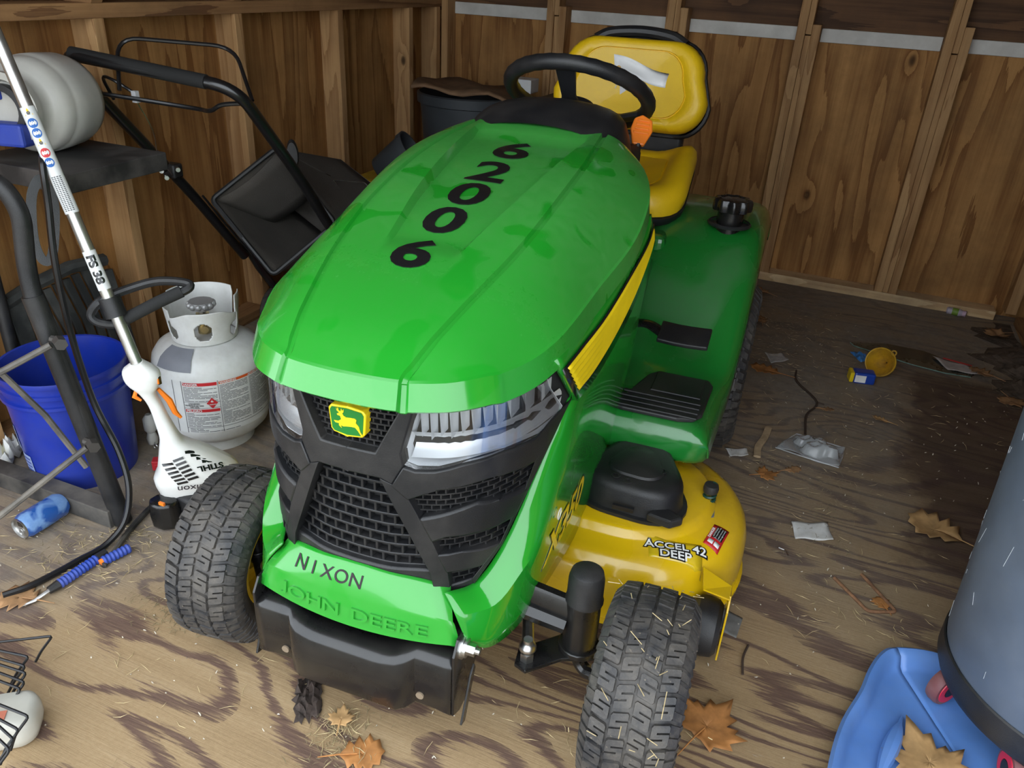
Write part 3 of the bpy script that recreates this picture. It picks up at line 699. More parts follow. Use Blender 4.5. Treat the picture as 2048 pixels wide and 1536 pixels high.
# ---- front axle, spindles, steering link
ax = MB()
for sg in (1, -1):
    P = [(sg*.02,.20,.275),(sg*.20,.20,.262),(sg*.34,.21,.235)]
    ax.tube([Vector(p) for p in P], [.040,.036,.034], 8, flat=(.55,1.25,(0,1,0)))
    ax.tube([Vector((p[0], p[1]-.02, p[2]-.012)) for p in P], [.02,.018,.016], 6)
axle = ax.o('front_axle', BLKG, TR, smooth=40)
for sg in (1, -1):
    x = sg*.366
    MB().cyl((x,.215,.165),(x,.215,.285),.033,n=24).cyl((x,.215,.155),(x,.215,.168),.040,n=20).o('spindle', BLKG, axle, bevel=.002)
    MB().lathe([(.0005,.348),(.022,.3475),(.030,.342),(.0335,.328),(.034,.285),(.036,.280),(.036,.276)], 24, Matrix.Translation((x,.215,0))).o('spindle_cap', BLK, axle)
    MB().tube(fillet([(x,.215,.16),(x,.225,.11),(x+sg*.02,.215,.095),(x+sg*.07,.19,.12)], .03), .014, 10).o('spindle_arm', BLKG, axle)
    MB().prism([(x-sg*.10,.125,.150),(x-sg*.075,.115,.150),(x-sg*.02,.17,.150),(x+sg*.035,.195,.150),(x+sg*.04,.235,.150),(x,.25,.150),(x-sg*.04,.23,.150),(x-sg*.105,.165,.150)], (0,0,.008)).o('steering_arm', BLKG, axle, smooth=0, bevel=.002)
    bb = MB(); c = Vector((x-sg*.082,.145,.158)); bb.cyl(c, c+Vector((0,0,.018)), .014, n=6).ball(c+Vector((0,0,.030)), .017, 12, (1,1,.8)).cyl(c+Vector((0,0,.04)), c+Vector((0,0,.05)), .009, n=12)
    bb.tube([c+Vector((0,0,.03)), c+Vector((-sg*.02,.06,.034)), c+Vector((-sg*.06,.32,.05))], [.012,.011,.010], 10).o('tie_rod', ZINC, axle)
# ---- mower deck
def stadium(r, n=28, A=(.362,.69), Bc=(-.25,.69)):
    return [(A[0]+r*cos(a), A[1]+r*sin(a)) for a in [-pi/2+pi*k/n for k in range(n+1)]]+[(Bc[0]+r*cos(a), Bc[1]+r*sin(a)) for a in [pi/2+pi*k/n for k in range(n+1)]]
lay = [(.278,.045),(.288,.045),(.288,.052),(.280,.056),(.281,.11),(.279,.150),(.272,.178),(.258,.198),(.236,.210),(.20,.215),(.196,.219),(.186,.232),(.178,.236),(.10,.238),(.0,.238)]
dk = MB(); L = [stadium(r) for r, z in lay]
dk.grid([[(*p, z) for p in l+[l[0]]] for l, (r, z) in zip(L, lay)])
deck = dk.o('mower_deck', DECKY, TR, smooth=50)
pc = []
for k in range(40):
    a = 2*pi*k/40; r = .112+.012*cos(3*(a+.6))+.02*max(0, cos(a-1.9))**3; pc.append((cos(a)*r, sin(a)*r))
cov = MB().grid([[(.372+x*f, .645+y*f, z) for x, y in pc+[pc[0]]] for f, z in ((1.12,.238),(1.12,.246),(1.03,.248),(1.0,.262),(.97,.295),(.92,.307),(.80,.312),(.55,.313),(.52,.318),(.3,.322),(.001,.323))])
cov = cov.o('pulley_cover', BLK, deck, smooth=45)
MB().box(-.024,.024,-.004,.004,-.005,.005, Matrix.Translation((.368,.531,.268))).o('cover_slot', DECALB, cov, smooth=0)
MB().prism([(.42,.53,.25),(.475,.52,.25),(.50,.545,.25),(.45,.575,.25)], (0,0,.022)).o('cover_ear', BLK, cov, smooth=0, bevel=.005)
for (x, y) in ((.335,.58),(.365,.57),(.43,.64)): MB().lathe([(.006,.3145),(.011,.3145),(.011,.3165),(.006,.3165)], 16, Matrix.Translation((x, y, 0)), closed=True).o('cover_boss', BLK, cov)
spg = MB(); spg.tube([(.54+.013*cos(a), .70+.013*sin(a), .222+.0018*a) for a in [.5*k for k in range(54)]], .0035, 6)
spr = spg.o('spring', plain('dark_green_spring', (.012,.05,.035), .4), deck)
MB().lathe([(.0005,.272),(.016,.271),(.018,.262),(.017,.252),(.010,.25)], 16, Matrix.Translation((.54,.70,0))).o('spring_cap', BLK, spr)
MB().prism([(.525,.725,.2125),(.555,.725,.2125),(.56,.655,.2125),(.55,.64,.2125),(.53,.655,.2125)], (0,0,.006)).o('spring_bracket', plain('grey_steel', (.23,.24,.25), .45, metal=.4), deck, smooth=0, bevel=.001)
def decksurf(x, y):
    r = sqrt((x-.362)**2+(y-.69)**2) if x > .362 else abs(y-.69); return cinterp(r, [.19,.2,.236,.258,.272,.279], [.226,.215,.210,.198,.178,.150])
def onDeck(cx, cy, ang, lift=.001):
    return lambda x, y: (cx+x*cos(ang)-y*sin(ang), cy+x*sin(ang)+y*cos(ang), decksurf(cx+x*cos(ang)-y*sin(ang), cy+x*sin(ang)+y*cos(ang))+lift)
def quad_on(name, fn, w, h, mat, parent, n=6, cx=0, cy=0):
    return MB().grid([[fn(cx+w*(i/n-.5), cy+h*(j/n-.5)) for i in range(n+1)] for j in range(n+1)]).o(name, mat, parent, solid=.0006)
f1 = onDeck(.497,.505, radians(15))
quad_on('deck_decal', f1, .118, .052, plain('clear_yellow_film', (.66,.46,.015), .12, coat=.6), deck)
for yy, tx in ((.010, 'ACCEL 42'), (-.012, 'DEEP')):
    text_obj('deck_lettering', tx, DECALB, deck, lambda x, y, yy=yy: (lambda p: (p[0], p[1], p[2]+.0012))(f1(x, y+yy)), .025, .0026, 1.25, cuts=.008, thick=.0004)
    text_obj('deck_lettering', tx, DECALW, deck, lambda x, y, yy=yy: (lambda p: (p[0], p[1], p[2]+.0020))(f1(x, y+yy)), .025, .0004, 1.25, cuts=.008, thick=.0004)
f2 = onDeck(.574,.590, radians(78))
quad_on('warning_decal', f2, .076, .036, DECALR, deck)
up2 = lambda d, cx=0, cy=0: (lambda x, y: (lambda p: (p[0], p[1], p[2]+d))(f2(x+cx, y+cy)))
quad_on('warning_decal', up2(.0012), .040, .023, DECALB, deck, cx=.012, cy=-.003)
for k in range(2): quad_on('warning_decal', up2(.0012), .013, .012, DECALW, deck, 2, cx=-.022, cy=.006-.0145*k)
text_obj('warning_lettering', 'DANGER', DECALW, deck, up2(.0016, .006, .0135), .0085, .0002, 1.1, cuts=.008, thick=.0003)
for k, tx in enumerate(('ROTATING BLADE', 'Do not put hands or feet', 'under or into mower', 'when engine is running')): text_obj('warning_lettering', tx, DECALW, deck, up2(.0018, .012, .0055-.0055*k), .0042, 0, .95, thick=0)
aw = sub(TR, 'gauge_wheel'); aw.location = (.590,.455,.075)
MB().lathe([(.001,-.03),(.052,-.03),(.062,-.02),(.065,0),(.062,.02),(.052,.03),(.001,.03)], 28, Matrix.Rotation(pi/2,4,'Y')).o('roller', BLK, aw)
MB().prism([(.034,-.03,-.06),(.034,.05,-.06),(.034,.06,.07),(.034,-.01,.105),(.034,-.035,.08)], (.004,0,0)).prism([(-.02,-.01,.10),(.036,-.02,.10),(.036,.03,.095),(-.03,.05,.11)], (0,0,.004)).o('bracket', DECKY, aw, smooth=0, bevel=.001)
# ---- footrests and rear fenders
FP = [(.745,.285),(.738,.30),(.742,.345),(.760,.372),(.80,.380),(.98,.384),(1.06,.400),(1.13,.450),(1.22,.545),(1.32,.630),(1.42,.676),(1.55,.690),(1.72,.685),(1.80,.65),(1.84,.58)]
fp = [tuple(p) for p in spline([(0, y, z) for y, z in FP], 4)]
def fender(sg):
    g = []
    for i, p in enumerate(fp):
        a = fp[max(0, i-1)]; b = fp[min(len(fp)-1, i+1)]; t = Vector((0, b[1]-a[1], b[2]-a[2])).normalized(); n = Vector((0, -t.z, t.y))
        if n.z < 0 and p[1] > .8: n = -n
        wd = lerp(.505, .525, sstep(.75, 1.2, p[1])); dr = lerp(.080, .060, sstep(.85, 1.05, p[1]))
        row = [(sg*.20, p[1], p[2]-.01)]
        for s_, d in ((.27,0),(.36,0),(wd-.06,0),(wd-.035,.002),(wd-.015,.010),(wd,.024),(wd+.008,.045),(wd+.012,dr)):
            q = Vector((sg*s_, p[1], p[2]))-n*d; 
            if i < 16: q = Vector((sg*s_, p[1]+d*.9*(1-sstep(0, 12, i)), p[2]-d*(sstep(4, 14, i))))
            row.append(tuple(q))
        g.append(row)
    return MB().grid(g)
for sg in (1, -1):
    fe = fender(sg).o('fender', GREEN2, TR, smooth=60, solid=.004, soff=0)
    fo = [(.275,.762),(.300,.757),(.43,.757),(.470,.772),(.485,.80),(.490,.96),(.478,.985),(.345,.985),(.325,.96)]
    pad = MB().prism([(sg*x, y, .381) for x, y in fo], (0,0,.012)).o('foot_pad', BLK, fe, smooth=0, bevel=.004)
    rb = MB()
    for k in range(4): rb.box(.285*sg, .475*sg, .764+.024*k, .776+.024*k, .392, .397)
    rb.o('pad_rib', BLK, pad, smooth=0, bevel=.002); MB().box(sg*.345, sg*.470, .868, .972, .392, .397).o('pad_tread', BLK, pad, smooth=0, bevel=.003)
# forward pedal
pd = MB().grid([[(x, y, .515+(.955-y)*-.30+.02*((x-.395)/.07)**2*.2) for x in (.335,.35,.38,.41,.44,.46)] for y in (.925,.935,.96,.985,.998)])
pdl = pd.o('pedal', BLK, TR, solid=.012, bevel=.003)
MB().tube(fillet([(.24,1.0,.50),(.30,.99,.52),(.345,.965,.508)], .03), .016, 8, flat=(.6,1.2,(0,0,1))).o('pedal_arm', BLKG, pdl)
# centre tunnel, seat base
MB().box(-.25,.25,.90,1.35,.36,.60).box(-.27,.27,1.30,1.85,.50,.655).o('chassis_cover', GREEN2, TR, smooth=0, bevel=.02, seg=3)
MB().box(-.19,.19,1.36,1.76,.64,.70).o('seat_base', BLK, TR, bevel=.01)
# fuel cap
fc = MB().lathe([(.040,.728),(.038,.726),(.037,.70),(.037,.66)], 36, Matrix.Translation((.428,1.42,0)))
fc.grid([[(.428+f*(.051+.004*cos(9*a))*cos(a), 1.42+f*(.051+.004*cos(9*a))*sin(a), z) for a in [2*pi*k/72 for k in range(73)]] for f, z in ((.72,.726),(1.0,.728),(1.03,.736),(1.03,.752),(.96,.760),(.75,.762),(.7,.759),(.001,.760))])
fuel = fc.o('fuel_cap', BLKG, TR); MB().lathe([(.036,.688),(.060,.684),(.062,.690),(.058,.694)], 32, Matrix.Translation((.428,1.42,0))).o('filler_ring', BLK, fuel)
# ---- seat
def rrect(hw, y0, y1, r, n=7, top=None):
    out = []; tw = top or hw
    for cx, cy, a0, in ((hw-r, y0+r, -pi/2), (tw-r, y1-r, 0), (-(tw-r), y1-r, pi/2), (-(hw-r), y0+r, pi)):
        out += [(cx+r*cos(a0+pi/2*k/n), cy+r*sin(a0+pi/2*k/n)) for k in range(n+1)]
    return out
def pillow(outline, layers, fn):
    cx = sum(p[0] for p in outline)/len(outline); cy = sum(p[1] for p in outline)/len(outline)
    return MB().grid([[fn(cx+(x-cx)*k, cy+(y-cy)*k, d) for x, y in outline+[outline[0]]] for k, d in layers])
lays = [(.001,-.02),(.6,-.02),(.97,-.02),(1.0,0),(1.01,.025),(.985,.050),(.93,.066),(.86,.071),(.745,.069),(.735,.064),(.722,.064),(.712,.069),(.5,.066),(.25,.064),(.001,.064)]
so = [(x+.022, z) for x, z in rrect(.252, .852, 1.118, .10, top=.228)]
def backfn(x, z, d): return (x, 1.80-d+(z-.83)*.28+.10*((x-.022)/.24)**2*-.35, z+d*.25)
seat = pillow(so, lays, backfn).o('seat_back', YEL, TR, smooth=60)
sb = [(x+.022, z) for x, z in rrect(.260, .842, 1.130, .10, top=.230)]
sh = pillow(sb, [(.001,-.05),(.9,-.05),(1.0,-.035),(1.015,-.01),(1.0,.0),(.97,.002)], backfn).o('seat_shell', BLK, seat, smooth=60)
MB().tube([backfn(x, z, .012) for x, z in spline([(-.115,1.118,0),(-.07,1.138,0),(.02,1.146,0),(.11,1.138,0),(.16,1.118,0)], 5) for z in [z] ] if False else [backfn(p.x, p.y, .012) for p in spline([(-.125,1.112,0),(-.08,1.134,0),(.02,1.143,0),(.12,1.134,0),(.17,1.112,0)], 5)], .018, 10).o('seat_handle', BLK, seat)
MB().box(-.17,.21,1.80,1.85,.68,.86).o('seat_post', BLK, TR, bevel=.015)
co = [(x+.025, y) for x, y in rrect(.262, 1.35, 1.80, .12, top=.25)]
def cushfn(x, y, d): return (x, y, .690+d+.055*sstep(.12, .27, abs(x-.015))*sstep(1.36, 1.6, y)+.03*sstep(1.45, 1.8, y))
lc = [(.001,-.01),(.9,-.01),(1.0,0),(1.02,.03),(1.0,.055),(.95,.072),(.87,.079),(.70,.070),(.69,.064),(.675,.064),(.665,.069),(.4,.062),(.001,.060)]
pillow(co, lc, cushfn).o('seat_cushion', YEL, TR, smooth=60)
pillow([(x*1.0, y) for x, y in co], [(.001,-.035),(.92,-.035),(1.0,-.025),(1.015,-.005),(.98,.0)], cushfn).o('seat_pan', BLK, TR, smooth=60)
# ---- dashboard and steering wheel
ds = MB(); dr = []
for y, w, zt, zb in ((.872,.150,.992,.93),(.905,.165,1.004,.90),(.96,.172,1.022,.86),(1.03,.165,1.030,.82),(1.10,.150,1.024,.80),(1.17,.13,.985,.78),(1.22,.11,.90,.76)):
    dr.append([(-w-.06, y, zb), (-w-.02, y, zt-.05), (-w, y, zt-.018), (-w*.6, y, zt), (0, y, zt+.006), (w*.6, y, zt), (w, y, zt-.018), (w+.02, y, zt-.05), (w+.06, y, zb)])
dash = ds.grid(dr).o('dashboard', BLK, TR, smooth=60, sub=1)
MB().box(-.2,.2,.93,1.15,.55,.93).o('dash_column', BLKD, TR, bevel=.02)
sw = sub(TR, 'steering_wheel'); sw.location = (0,1.23,1.02); sw.rotation_euler = (radians(-30), 0, 0)
n_ = 64; rp = []
ring = [Vector((.184*cos(2*pi*k/n_), .184*sin(2*pi*k/n_), 0)) for k in range(n_)]
rim_ = MB().tube(ring, [.0200-.0012*(k % 2) for k in range(n_)], 12, closed=True).o('rim', BLK, sw, smooth=60)
for a in (-90, 35, 145):
    c_, s_ = cos(radians(a)), sin(radians(a))
    MB().tube([Vector((.03*c_, .03*s_, -.055)), Vector((.09*c_, .09*s_, -.04)), Vector((.172*c_, .172*s_, -.002))], [.030,.020,.028], 8, flat=(.45,1.0,(0,0,1))).o('spoke', BLK, sw, smooth=50)
MB().lathe([(.0005,-.02),(.045,-.022),(.055,-.035),(.05,-.07),(.03,-.14),(.03,-.2)], 24).o('hub', BLK, sw, smooth=50)
# orange lever beside the dash
lev = MB(); lm = frame((.185,1.165,.945), (1,0,.1), (.25,-.75,.6))
lev.prism([(-.016,-.03,0),(-.026,.012,0),(-.020,.040,0),(.0,.052,0),(.026,.040,0),(.030,.010,0),(.014,-.03,0)], (0,0,.014), lm)
lv = lev.o('lever', ORANGE, TR, smooth=0, bevel=.004)
for k in range(4): MB().box(-.018+.002*k,.020,.002+.011*k-.003,.002+.011*k+.003,.013,.0165, lm).o('lever_rib', ORANGE, lv, smooth=0, bevel=.001)
MB().cyl(lm @ Vector((0,-.025,.006)), lm @ Vector((-.005,-.09,-.01)), .009, n=10).o('lever_stem', BLK, lv)

# ================================================================== things along the left wall
def V3(*a): return Vector(a)
# ---- propane tank
WHT = plain('propane_white', (.66,.67,.66), .35, dust=.55, dustcol=(.36,.33,.28), coat=.15, dscale=6)
LAB = plain('label_white', (.62,.63,.62), .45); LGREY = plain('label_print', (.10,.10,.105), .6); LRED = plain('label_red', (.48,.02,.025), .5); LORG = plain('label_orange', (.62,.10,.02), .5)
pt = thing('propane_tank', 'white steel propane cylinder with a printed warning label and open collar', 'propane tank', (-1.56,1.565,0))
MB().lathe([(.0005,.032),(.10,.034),(.128,.045),(.148,.066),(.1555,.095),(.156,.18),(.1555,.262),(.150,.288),(.134,.312),(.105,.329),(.06,.338),(.0005,.341)], 56).o('body', WHT, pt, smooth=50)
MB().lathe([(.098,0),(.102,0),(.104,.045),(.100,.045)], 40, closed=True).o('foot_ring', WHT, pt)
A0 = radians(-45)
cg = MB(); nA, nZ = 180, 30
def collar(a, t):
    d = math.degrees(a-A0); d = (d+180) % 360-180
    top = .435+.028*(1 if abs(d-75) < 16 else 0)+.02*(abs(d) > 120)-.02*sstep(20, 60, abs(d))*(1 if abs(d) < 60 else 0)
    r = .090+.012*t; z = lerp(.335, top, t); return Vector((r*cos(a), r*sin(a), z)), d
for i in range(nA):
    for j in range(nZ):
        a0, a1 = 2*pi*i/nA, 2*pi*(i+1)/nA; t0, t1 = j/nZ, (j+1)/nZ
        p, d = collar((a0+a1)/2, (t0+t1)/2); tm = (t0+t1)/2
        win = any(((d-c)/w)**2+((tm-.42)/.27)**2 < 1 for c, w in ((-3, 15), (-62, 14), (58, 14)))
        if win or (abs(d-105) < 14 and tm > .3): continue
        cg.add([collar(a0, t0)[0], collar(a1, t0)[0], collar(a1, t1)[0], collar(a0, t1)[0]], [(0,1,2,3)])
cme = cg.o('collar', WHT, pt, smooth=40, solid=.003, weld=.0004)
vv = MB().cyl((0,0,.335),(0,0,.40),.018,n=14).cyl((.0,-.01,.375),(.045,-.045,.378),.014,n=12).cyl((.045,-.045,.378),(.052,-.052,.378),.010,n=12)
vv.o('valve', plain('valve_brass', (.45,.36,.18), .35, metal=.9), pt)
hw_ = MB()
for k in range(12):
    a = 2*pi*k/12; hw_.ball((.032*cos(a),.032*sin(a),.427),.009,8)
hw_.cyl((0,0,.415),(0,0,.436),.033,n=24).cyl((0,0,.40),(0,0,.42),.009,n=8).o('valve_wheel', plain('valve_grey', (.36,.36,.36), .4, metal=.4), pt)
def onTank(x, y, lift=.0008): a = A0+radians(8)+x/.156; r = .156+lift; return (r*cos(a), r*sin(a), .178+y)
def tq(name, x0, x1, y0, y1, mat, lift): 
    n = max(2, int((x1-x0)/.012)); return MB().grid([[onTank(lerp(x0, x1, i/n), y, lift) for i in range(n+1)] for y in (y0, y1)]).o(name, mat, lab if name != 'label' else pt, smooth=60)
lab = tq('label', -.135, .17, -.082, .082, LAB, .0006)
for a, b in ((-.135,-.133),(-.108,-.106),(-.010,-.0085),(.168,.17)): tq('label_rule', a, b, -.082, .082, LGREY, .0010)
tq('label_rule', -.106, .168, -.066, -.0645, LGREY, .0010); tq('label_rule', -.106, -.01, .016, .0172, LGREY, .001); tq('label_rule', -.106, -.01, -.002, -.0008, LGREY, .001)
tq('label_band', -.104, -.012, .068, .078, LRED, .0012); tq('label_band', -.104, -.012, -.014, -.005, LRED, .0012); tq('label_band', -.007, .165, .070, .078, LORG, .0012)
def tt(tx, x, y, size, mat, bold=0): text_obj('label_lettering', tx, mat, lab, lambda a, b: onTank(x+a, y+b, .0018), size, bold, 1.05, cuts=.02, thick=0)
tt('DANGER', -.083, .073, .010, LAB, .0003); tt('PELIGRO', -.080, -.0095, .010, LAB, .0003); tt('WARNING', .018, .074, .009, LAB, .0003); tt('ADVERTENCIA', .11, .074, .009, LAB, .0003)
for k, tx in enumerate(('LIQUEFIED', 'PETROLEUM GAS', 'UN 1075')): tt(tx, -.078, .0125-.0055*k, .0062, LGREY, .0002)
dm = MB().grid([[onTank(-.030+(u-v)*.015, .014+(u+v-1)*.017, .0022) for u in (0,.5,1)] for v in (0,.5,1)]).o('hazard_diamond', LRED, lab)
text_obj('label_lettering', 'FLAMMABLE', LAB, lab, lambda a, b: onTank(-.030+a, .010+b, .003), .0048, .0001, 1, thick=0); tt('GAS', -.030, .005, .0048, LAB); tt('2', -.030, -.002, .005, LAB)
MB().add([onTank(-.030+x, .020+y, .003) for x, y in ((-.003,-.003),(.003,-.003),(.0035,.001),(.0012,.0),(.0,.006),(-.0015,.001),(-.0035,.002))], [tuple(range(7))]).o('hazard_flame', LAB, lab, smooth=0)
fine = MB(); rr = random.Random(3)
def textlines(x0, x1, y0, y1, step):
    y = y1
    while y > y0:
        a = x0
        while a < x1-.002:
            L_ = min(rr.uniform(.006, .03), x1-a)
            n = max(1, int(L_/.012)); fine.grid([[onTank(a+L_*i/n, q, .0012) for i in range(n+1)] for q in (y-step*.42, y)]); a += L_+.0018
            if rr.random() < .12: break
        y -= step
textlines(-.103,-.014,.020,.064,.0042); textlines(-.103,-.014,-.062,-.018,.0042); textlines(-.006,.076,-.060,.066,.0042); textlines(.082,.166,-.060,.066,.0042); textlines(-.10,.05,-.079,-.068,.0045)
prop(fine.o('label_print', LGREY, lab, smooth=0), kind='stuff')
tp = lambda t: (interp(t, [0,.35,.7,1], [.1525,.140,.122,.100])+.002, interp(t, [0,.35,.7,1], [.284,.307,.3215,.332])+.002)
MB().grid([[(tp(t)[0]*cos(A0+radians(d)), tp(t)[0]*sin(A0+radians(d)), tp(t)[1]) for t in [k/8 for k in range(9)]] for d in (-62,-56,-50,-44,-38,-32,-26,-20)]).o('tape_patch', plain('grey_tape', (.19,.20,.23), .5), pt)
# ---- blue bucket
BLU = plain('blue_plastic', (.008,.028,.30), .33, coat=.15, var=.1, dust=.25, dustcol=(.10,.11,.2))
bk = thing('bucket', 'blue plastic five gallon bucket beside the white propane tank', 'bucket', (-1.775,1.268,0))
MB().lathe([(.0005,.006),(.125,.006),(.130,.010),(.146,.30),(.150,.330),(.156,.332),(.157,.326),(.156,.318),(.1515,.316),(.151,.300),(.1565,.298),(.1565,.288),(.1505,.286),(.150,.268),(.157,.266),(.1575,.258),(.1495,.255),(.136,.012),(.134,0),(.0005,0)], 56).o('body', BLU, bk, smooth=40)
def onBk(a, z): r = .136+(.1495-.136)*z/.255+.0012; return (r*cos(a), r*sin(a), z)
for (a0, a1, z0, z1) in ((-112,-96,.03,.10),(-128,-112,.11,.18)):
    w_ = MB().grid([[onBk(radians(lerp(a0, a1, i/5)), z) for i in range(6)] for z in (z0, z1)]).o('paper_label', plain('pale_blue_label', (.28,.36,.60), .5), bk)
    for q in range(5): MB().grid([[tuple(Vector(onBk(radians(lerp(a0+2, a1-2, i/3)), z))*1.0+Vector((onBk(radians(lerp(a0+2,a1-2,i/3)),0)[0]*.006, onBk(radians(lerp(a0+2,a1-2,i/3)),0)[1]*.006, 0))) for i in range(4)] for z in (z0+.008+.012*q, z0+.013+.012*q)]).o('label_line', plain('label_blue_ink', (.05,.08,.30), .6), w_)
# ---- black slatted grate leaning on the wall behind the bucket
gr = thing('slatted_grate', 'black plastic slatted panel leaning on the wall behind the blue bucket', 'panel', (-1.95,1.312,0))
gm = Matrix(((-.16,0,.987,0),(0,1,0,0),(.987,0,.16,0),(0,0,0,1))); GB = plain('dusty_black_plastic', (.028,.03,.03), .6, dust=.6, dustcol=(.11,.11,.10), dscale=12)
def gbox(x0, x1, y0, y1, z0, z1, name, par=gr): return MB().box(x0, x1, y0, y1, z0, z1, gm).o(name, GB, par, smooth=0, bevel=.003)
gbox(.0,.435,.0,.05,-.012,.012,'frame'); gbox(.0,.42,.33,.36,-.012,.012,'frame')
MB().tube([gm @ Vector(p) for p in ((.425,.0,0),(.45,.10,.004),(.465,.22,.008),(.452,.345,.004))], .020, 8).o('frame', GB, gr)
for k in range(8):
    MB().prism([gm @ Vector(p) for p in ((.42+.004*k,.055+.034*k,-.004),(.42+.004*k,.078+.034*k,-.004),(.30-.02*0,.10+.034*k,-.004),(.02,.125+.030*k,-.004),(.02,.105+.030*k,-.004),(.30,.078+.034*k,-.004))], (gm.to_3x3() @ Vector((0,0,.010)))).o('slat', GB, gr, smooth=0)
gbox(0,.03,.0,.36,-.01,.01,'frame')
# ---- string trimmer standing on its engine
TW = plain('trimmer_white', (.76,.76,.73), .35, coat=.2, dust=.3, dustcol=(.5,.47,.40)); ALU = plain('aluminium_tube', (.50,.49,.46), .33, metal=.85, var=.2, vscale=25)
tm = thing('string_trimmer', 'white and orange string trimmer standing upside down on its engine', 'string trimmer', (-1.37,1.20,0))
off3 = Vector((-1.37,1.20,0)); rel = lambda p: Vector(p)-off3
nrm = Vector((-.708,.706,0))
Lp = [(-1.413,1.177,.444),(-1.429,1.161,.427),(-1.426,1.163,.398),(-1.411,1.179,.369),(-1.400,1.190,.332),(-1.395,1.195,.285),(-1.392,1.198,.237),(-1.396,1.194,.205),(-1.405,1.185,.146),(-1.414,1.176,.118),(-1.408,1.182,.080)]
Rp = [(-1.395,1.195,.449),(-1.372,1.218,.416),(-1.377,1.213,.383),(-1.384,1.206,.363),(-1.377,1.213,.327),(-1.370,1.220,.288),(-1.358,1.232,.236),(-1.346,1.244,.215),(-1.306,1.285,.174),(-1.267,1.323,.118),(-1.285,1.305,.070)]
thk = [.018,.030,.030,.024,.021,.022,.028,.036,.052,.058,.050]
Ls, Rs, Ts = spline(Lp, 4), spline(Rp, 4), spline([(t, 0, 0) for t in thk], 4)
body = []
for l, r, t in zip(Ls, Rs, Ts):
    c = (l+r)/2; u = (r-l)/2; row = []
    for k in range(21):
        a = 2*pi*k/20; ca, sa = cos(a), sin(a); e = lambda v: math.copysign(abs(v)**.75, v); row.append(rel(c+u*e(ca)-nrm*t.x*e(sa)))
    body.append(row)
bt = MB().grid(body); bt.add(body[-1][:-1], [tuple(range(20))]); bt.add(body[0][:-1], [tuple(range(20))])
housing = bt.o('housing', TW, tm, smooth=50)
sh = [(-1.4045,1.186,.440),(-1.437,1.200,.520),(-1.470,1.196,.60),(-1.507,1.192,.69),(-1.552,1.194,.82),(-1.597,1.197,.985),(-1.632,1.196,1.13),(-1.70,1.19,1.38)]
sd = (Vector((-1.632,1.196,1.13))-Vector((-1.4045,1.186,.440))).normalized(); sbase = Vector((-1.4045,1.186,.440))
def ax(t): return rel(sbase+sd*t)
MB().cyl(ax(-.02), ax(1.05), .0135, n=18).o('shaft', ALU, tm)
def sleeve(t0, t1, r, mat, name): return MB().cyl(ax(t0), ax(t1), r, n=20).o(name, mat, tm)
stk = sleeve(.36,.585,.0148, LAB, 'shaft_label'); stw = sleeve(.185,.275,.0142, LAB, 'shaft_label')
sF = frame(ax(0), sd.cross(nrm), -nrm)         # x: across the shaft, y: along it, z: towards the viewer
sx_ = sd; sy_ = (-nrm - sd*(-nrm).dot(sd)).normalized(); sw_ = sd.cross(sy_)
def onSh(t, w, r=.0150): a = w/r; return ax(t)+(sy_*cos(a)+sw_*sin(a))*r
if (sw_.dot(Vector((.7,.7,0)))) > 0: pass
def shtext(par, tx, t, size, mat, bold=0, r=.0146, sx=1): text_obj('shaft_lettering', tx, mat, par, lambda x, y: onSh(t-x, y*(1 if sw_.dot(Vector((.7,.7,0))) > 0 else -1), r), size, bold, sx, cuts=.006, thick=0)
shtext(stw, 'FS 38', .232, .026, DECALB, .0012, .0146, 1.15)
icb = plain('icon_blue', (.01,.10,.36), .5); icy = plain('icon_yellow', (.80,.52,.01), .5)
for k, (m_, kind_) in enumerate(((icy,'t'),(icb,'c'),(icb,'c'),(icy,'t'),(LRED,'r'),(icb,'c'))):
    t = .572-.0205*k; n = 3 if kind_ == 't' else 14
    pts = [onSh(t+.010*cos(2*pi*q/n), .010*sin(2*pi*q/n), .0151) for q in range(n)]
    MB().add([onSh(t, 0, .0153)]+pts, [(0, 1+q, 1+(q+1) % n) for q in range(n)]).o('pictogram', m_, stk, smooth=0)
    pts = [onSh(t+.004*cos(2*pi*q/5), .004*sin(2*pi*q/5), .0156) for q in range(5)]
    MB().add(pts, [tuple(range(5))]).o('pictogram', DECALB if kind_ == 't' else LAB, stk, smooth=0)
pl_ = MB()
for c_ in range(4):
    t = .44
    while t > .366: pl_.add([onSh(t, -.010+.0055*c_, .01505), onSh(t, -.010+.0055*c_+.0040, .01505), onSh(t-.0022, -.010+.0055*c_+.0040, .01505), onSh(t-.0022, -.010+.0055*c_, .01505)], [(0,1,2,3)]); t -= .0038
prop(pl_.o('label_print', LGREY, stk, smooth=0), kind='stuff')
# loop handle
lp_ = [(-1.470,1.180,.590),(-1.489,1.161,.560),(-1.478,1.165,.540),(-1.450,1.190,.532),(-1.428,1.212,.545),(-1.385,1.260,.575),(-1.342,1.310,.598),(-1.350,1.318,.610),(-1.396,1.28,.618),(-1.440,1.235,.606)]
lps = spline([rel(p) for p in lp_], 6, closed=True)
lo_ = MB().tube(lps, .0105, 10, closed=True).o('loop_handle', BLK, tm)
MB().tube([rel(p) for p in ((-1.436,1.205,.542),(-1.385,1.260,.575),(-1.350,1.30,.595))], .0145, 12).o('grip_sleeve', plain('foam_grip', (.02,.02,.02), .9, bumps=.5), lo_)
MB().tube([ax(.120), ax(.165)], .024, 12).o('handle_clamp', BLK, lo_)
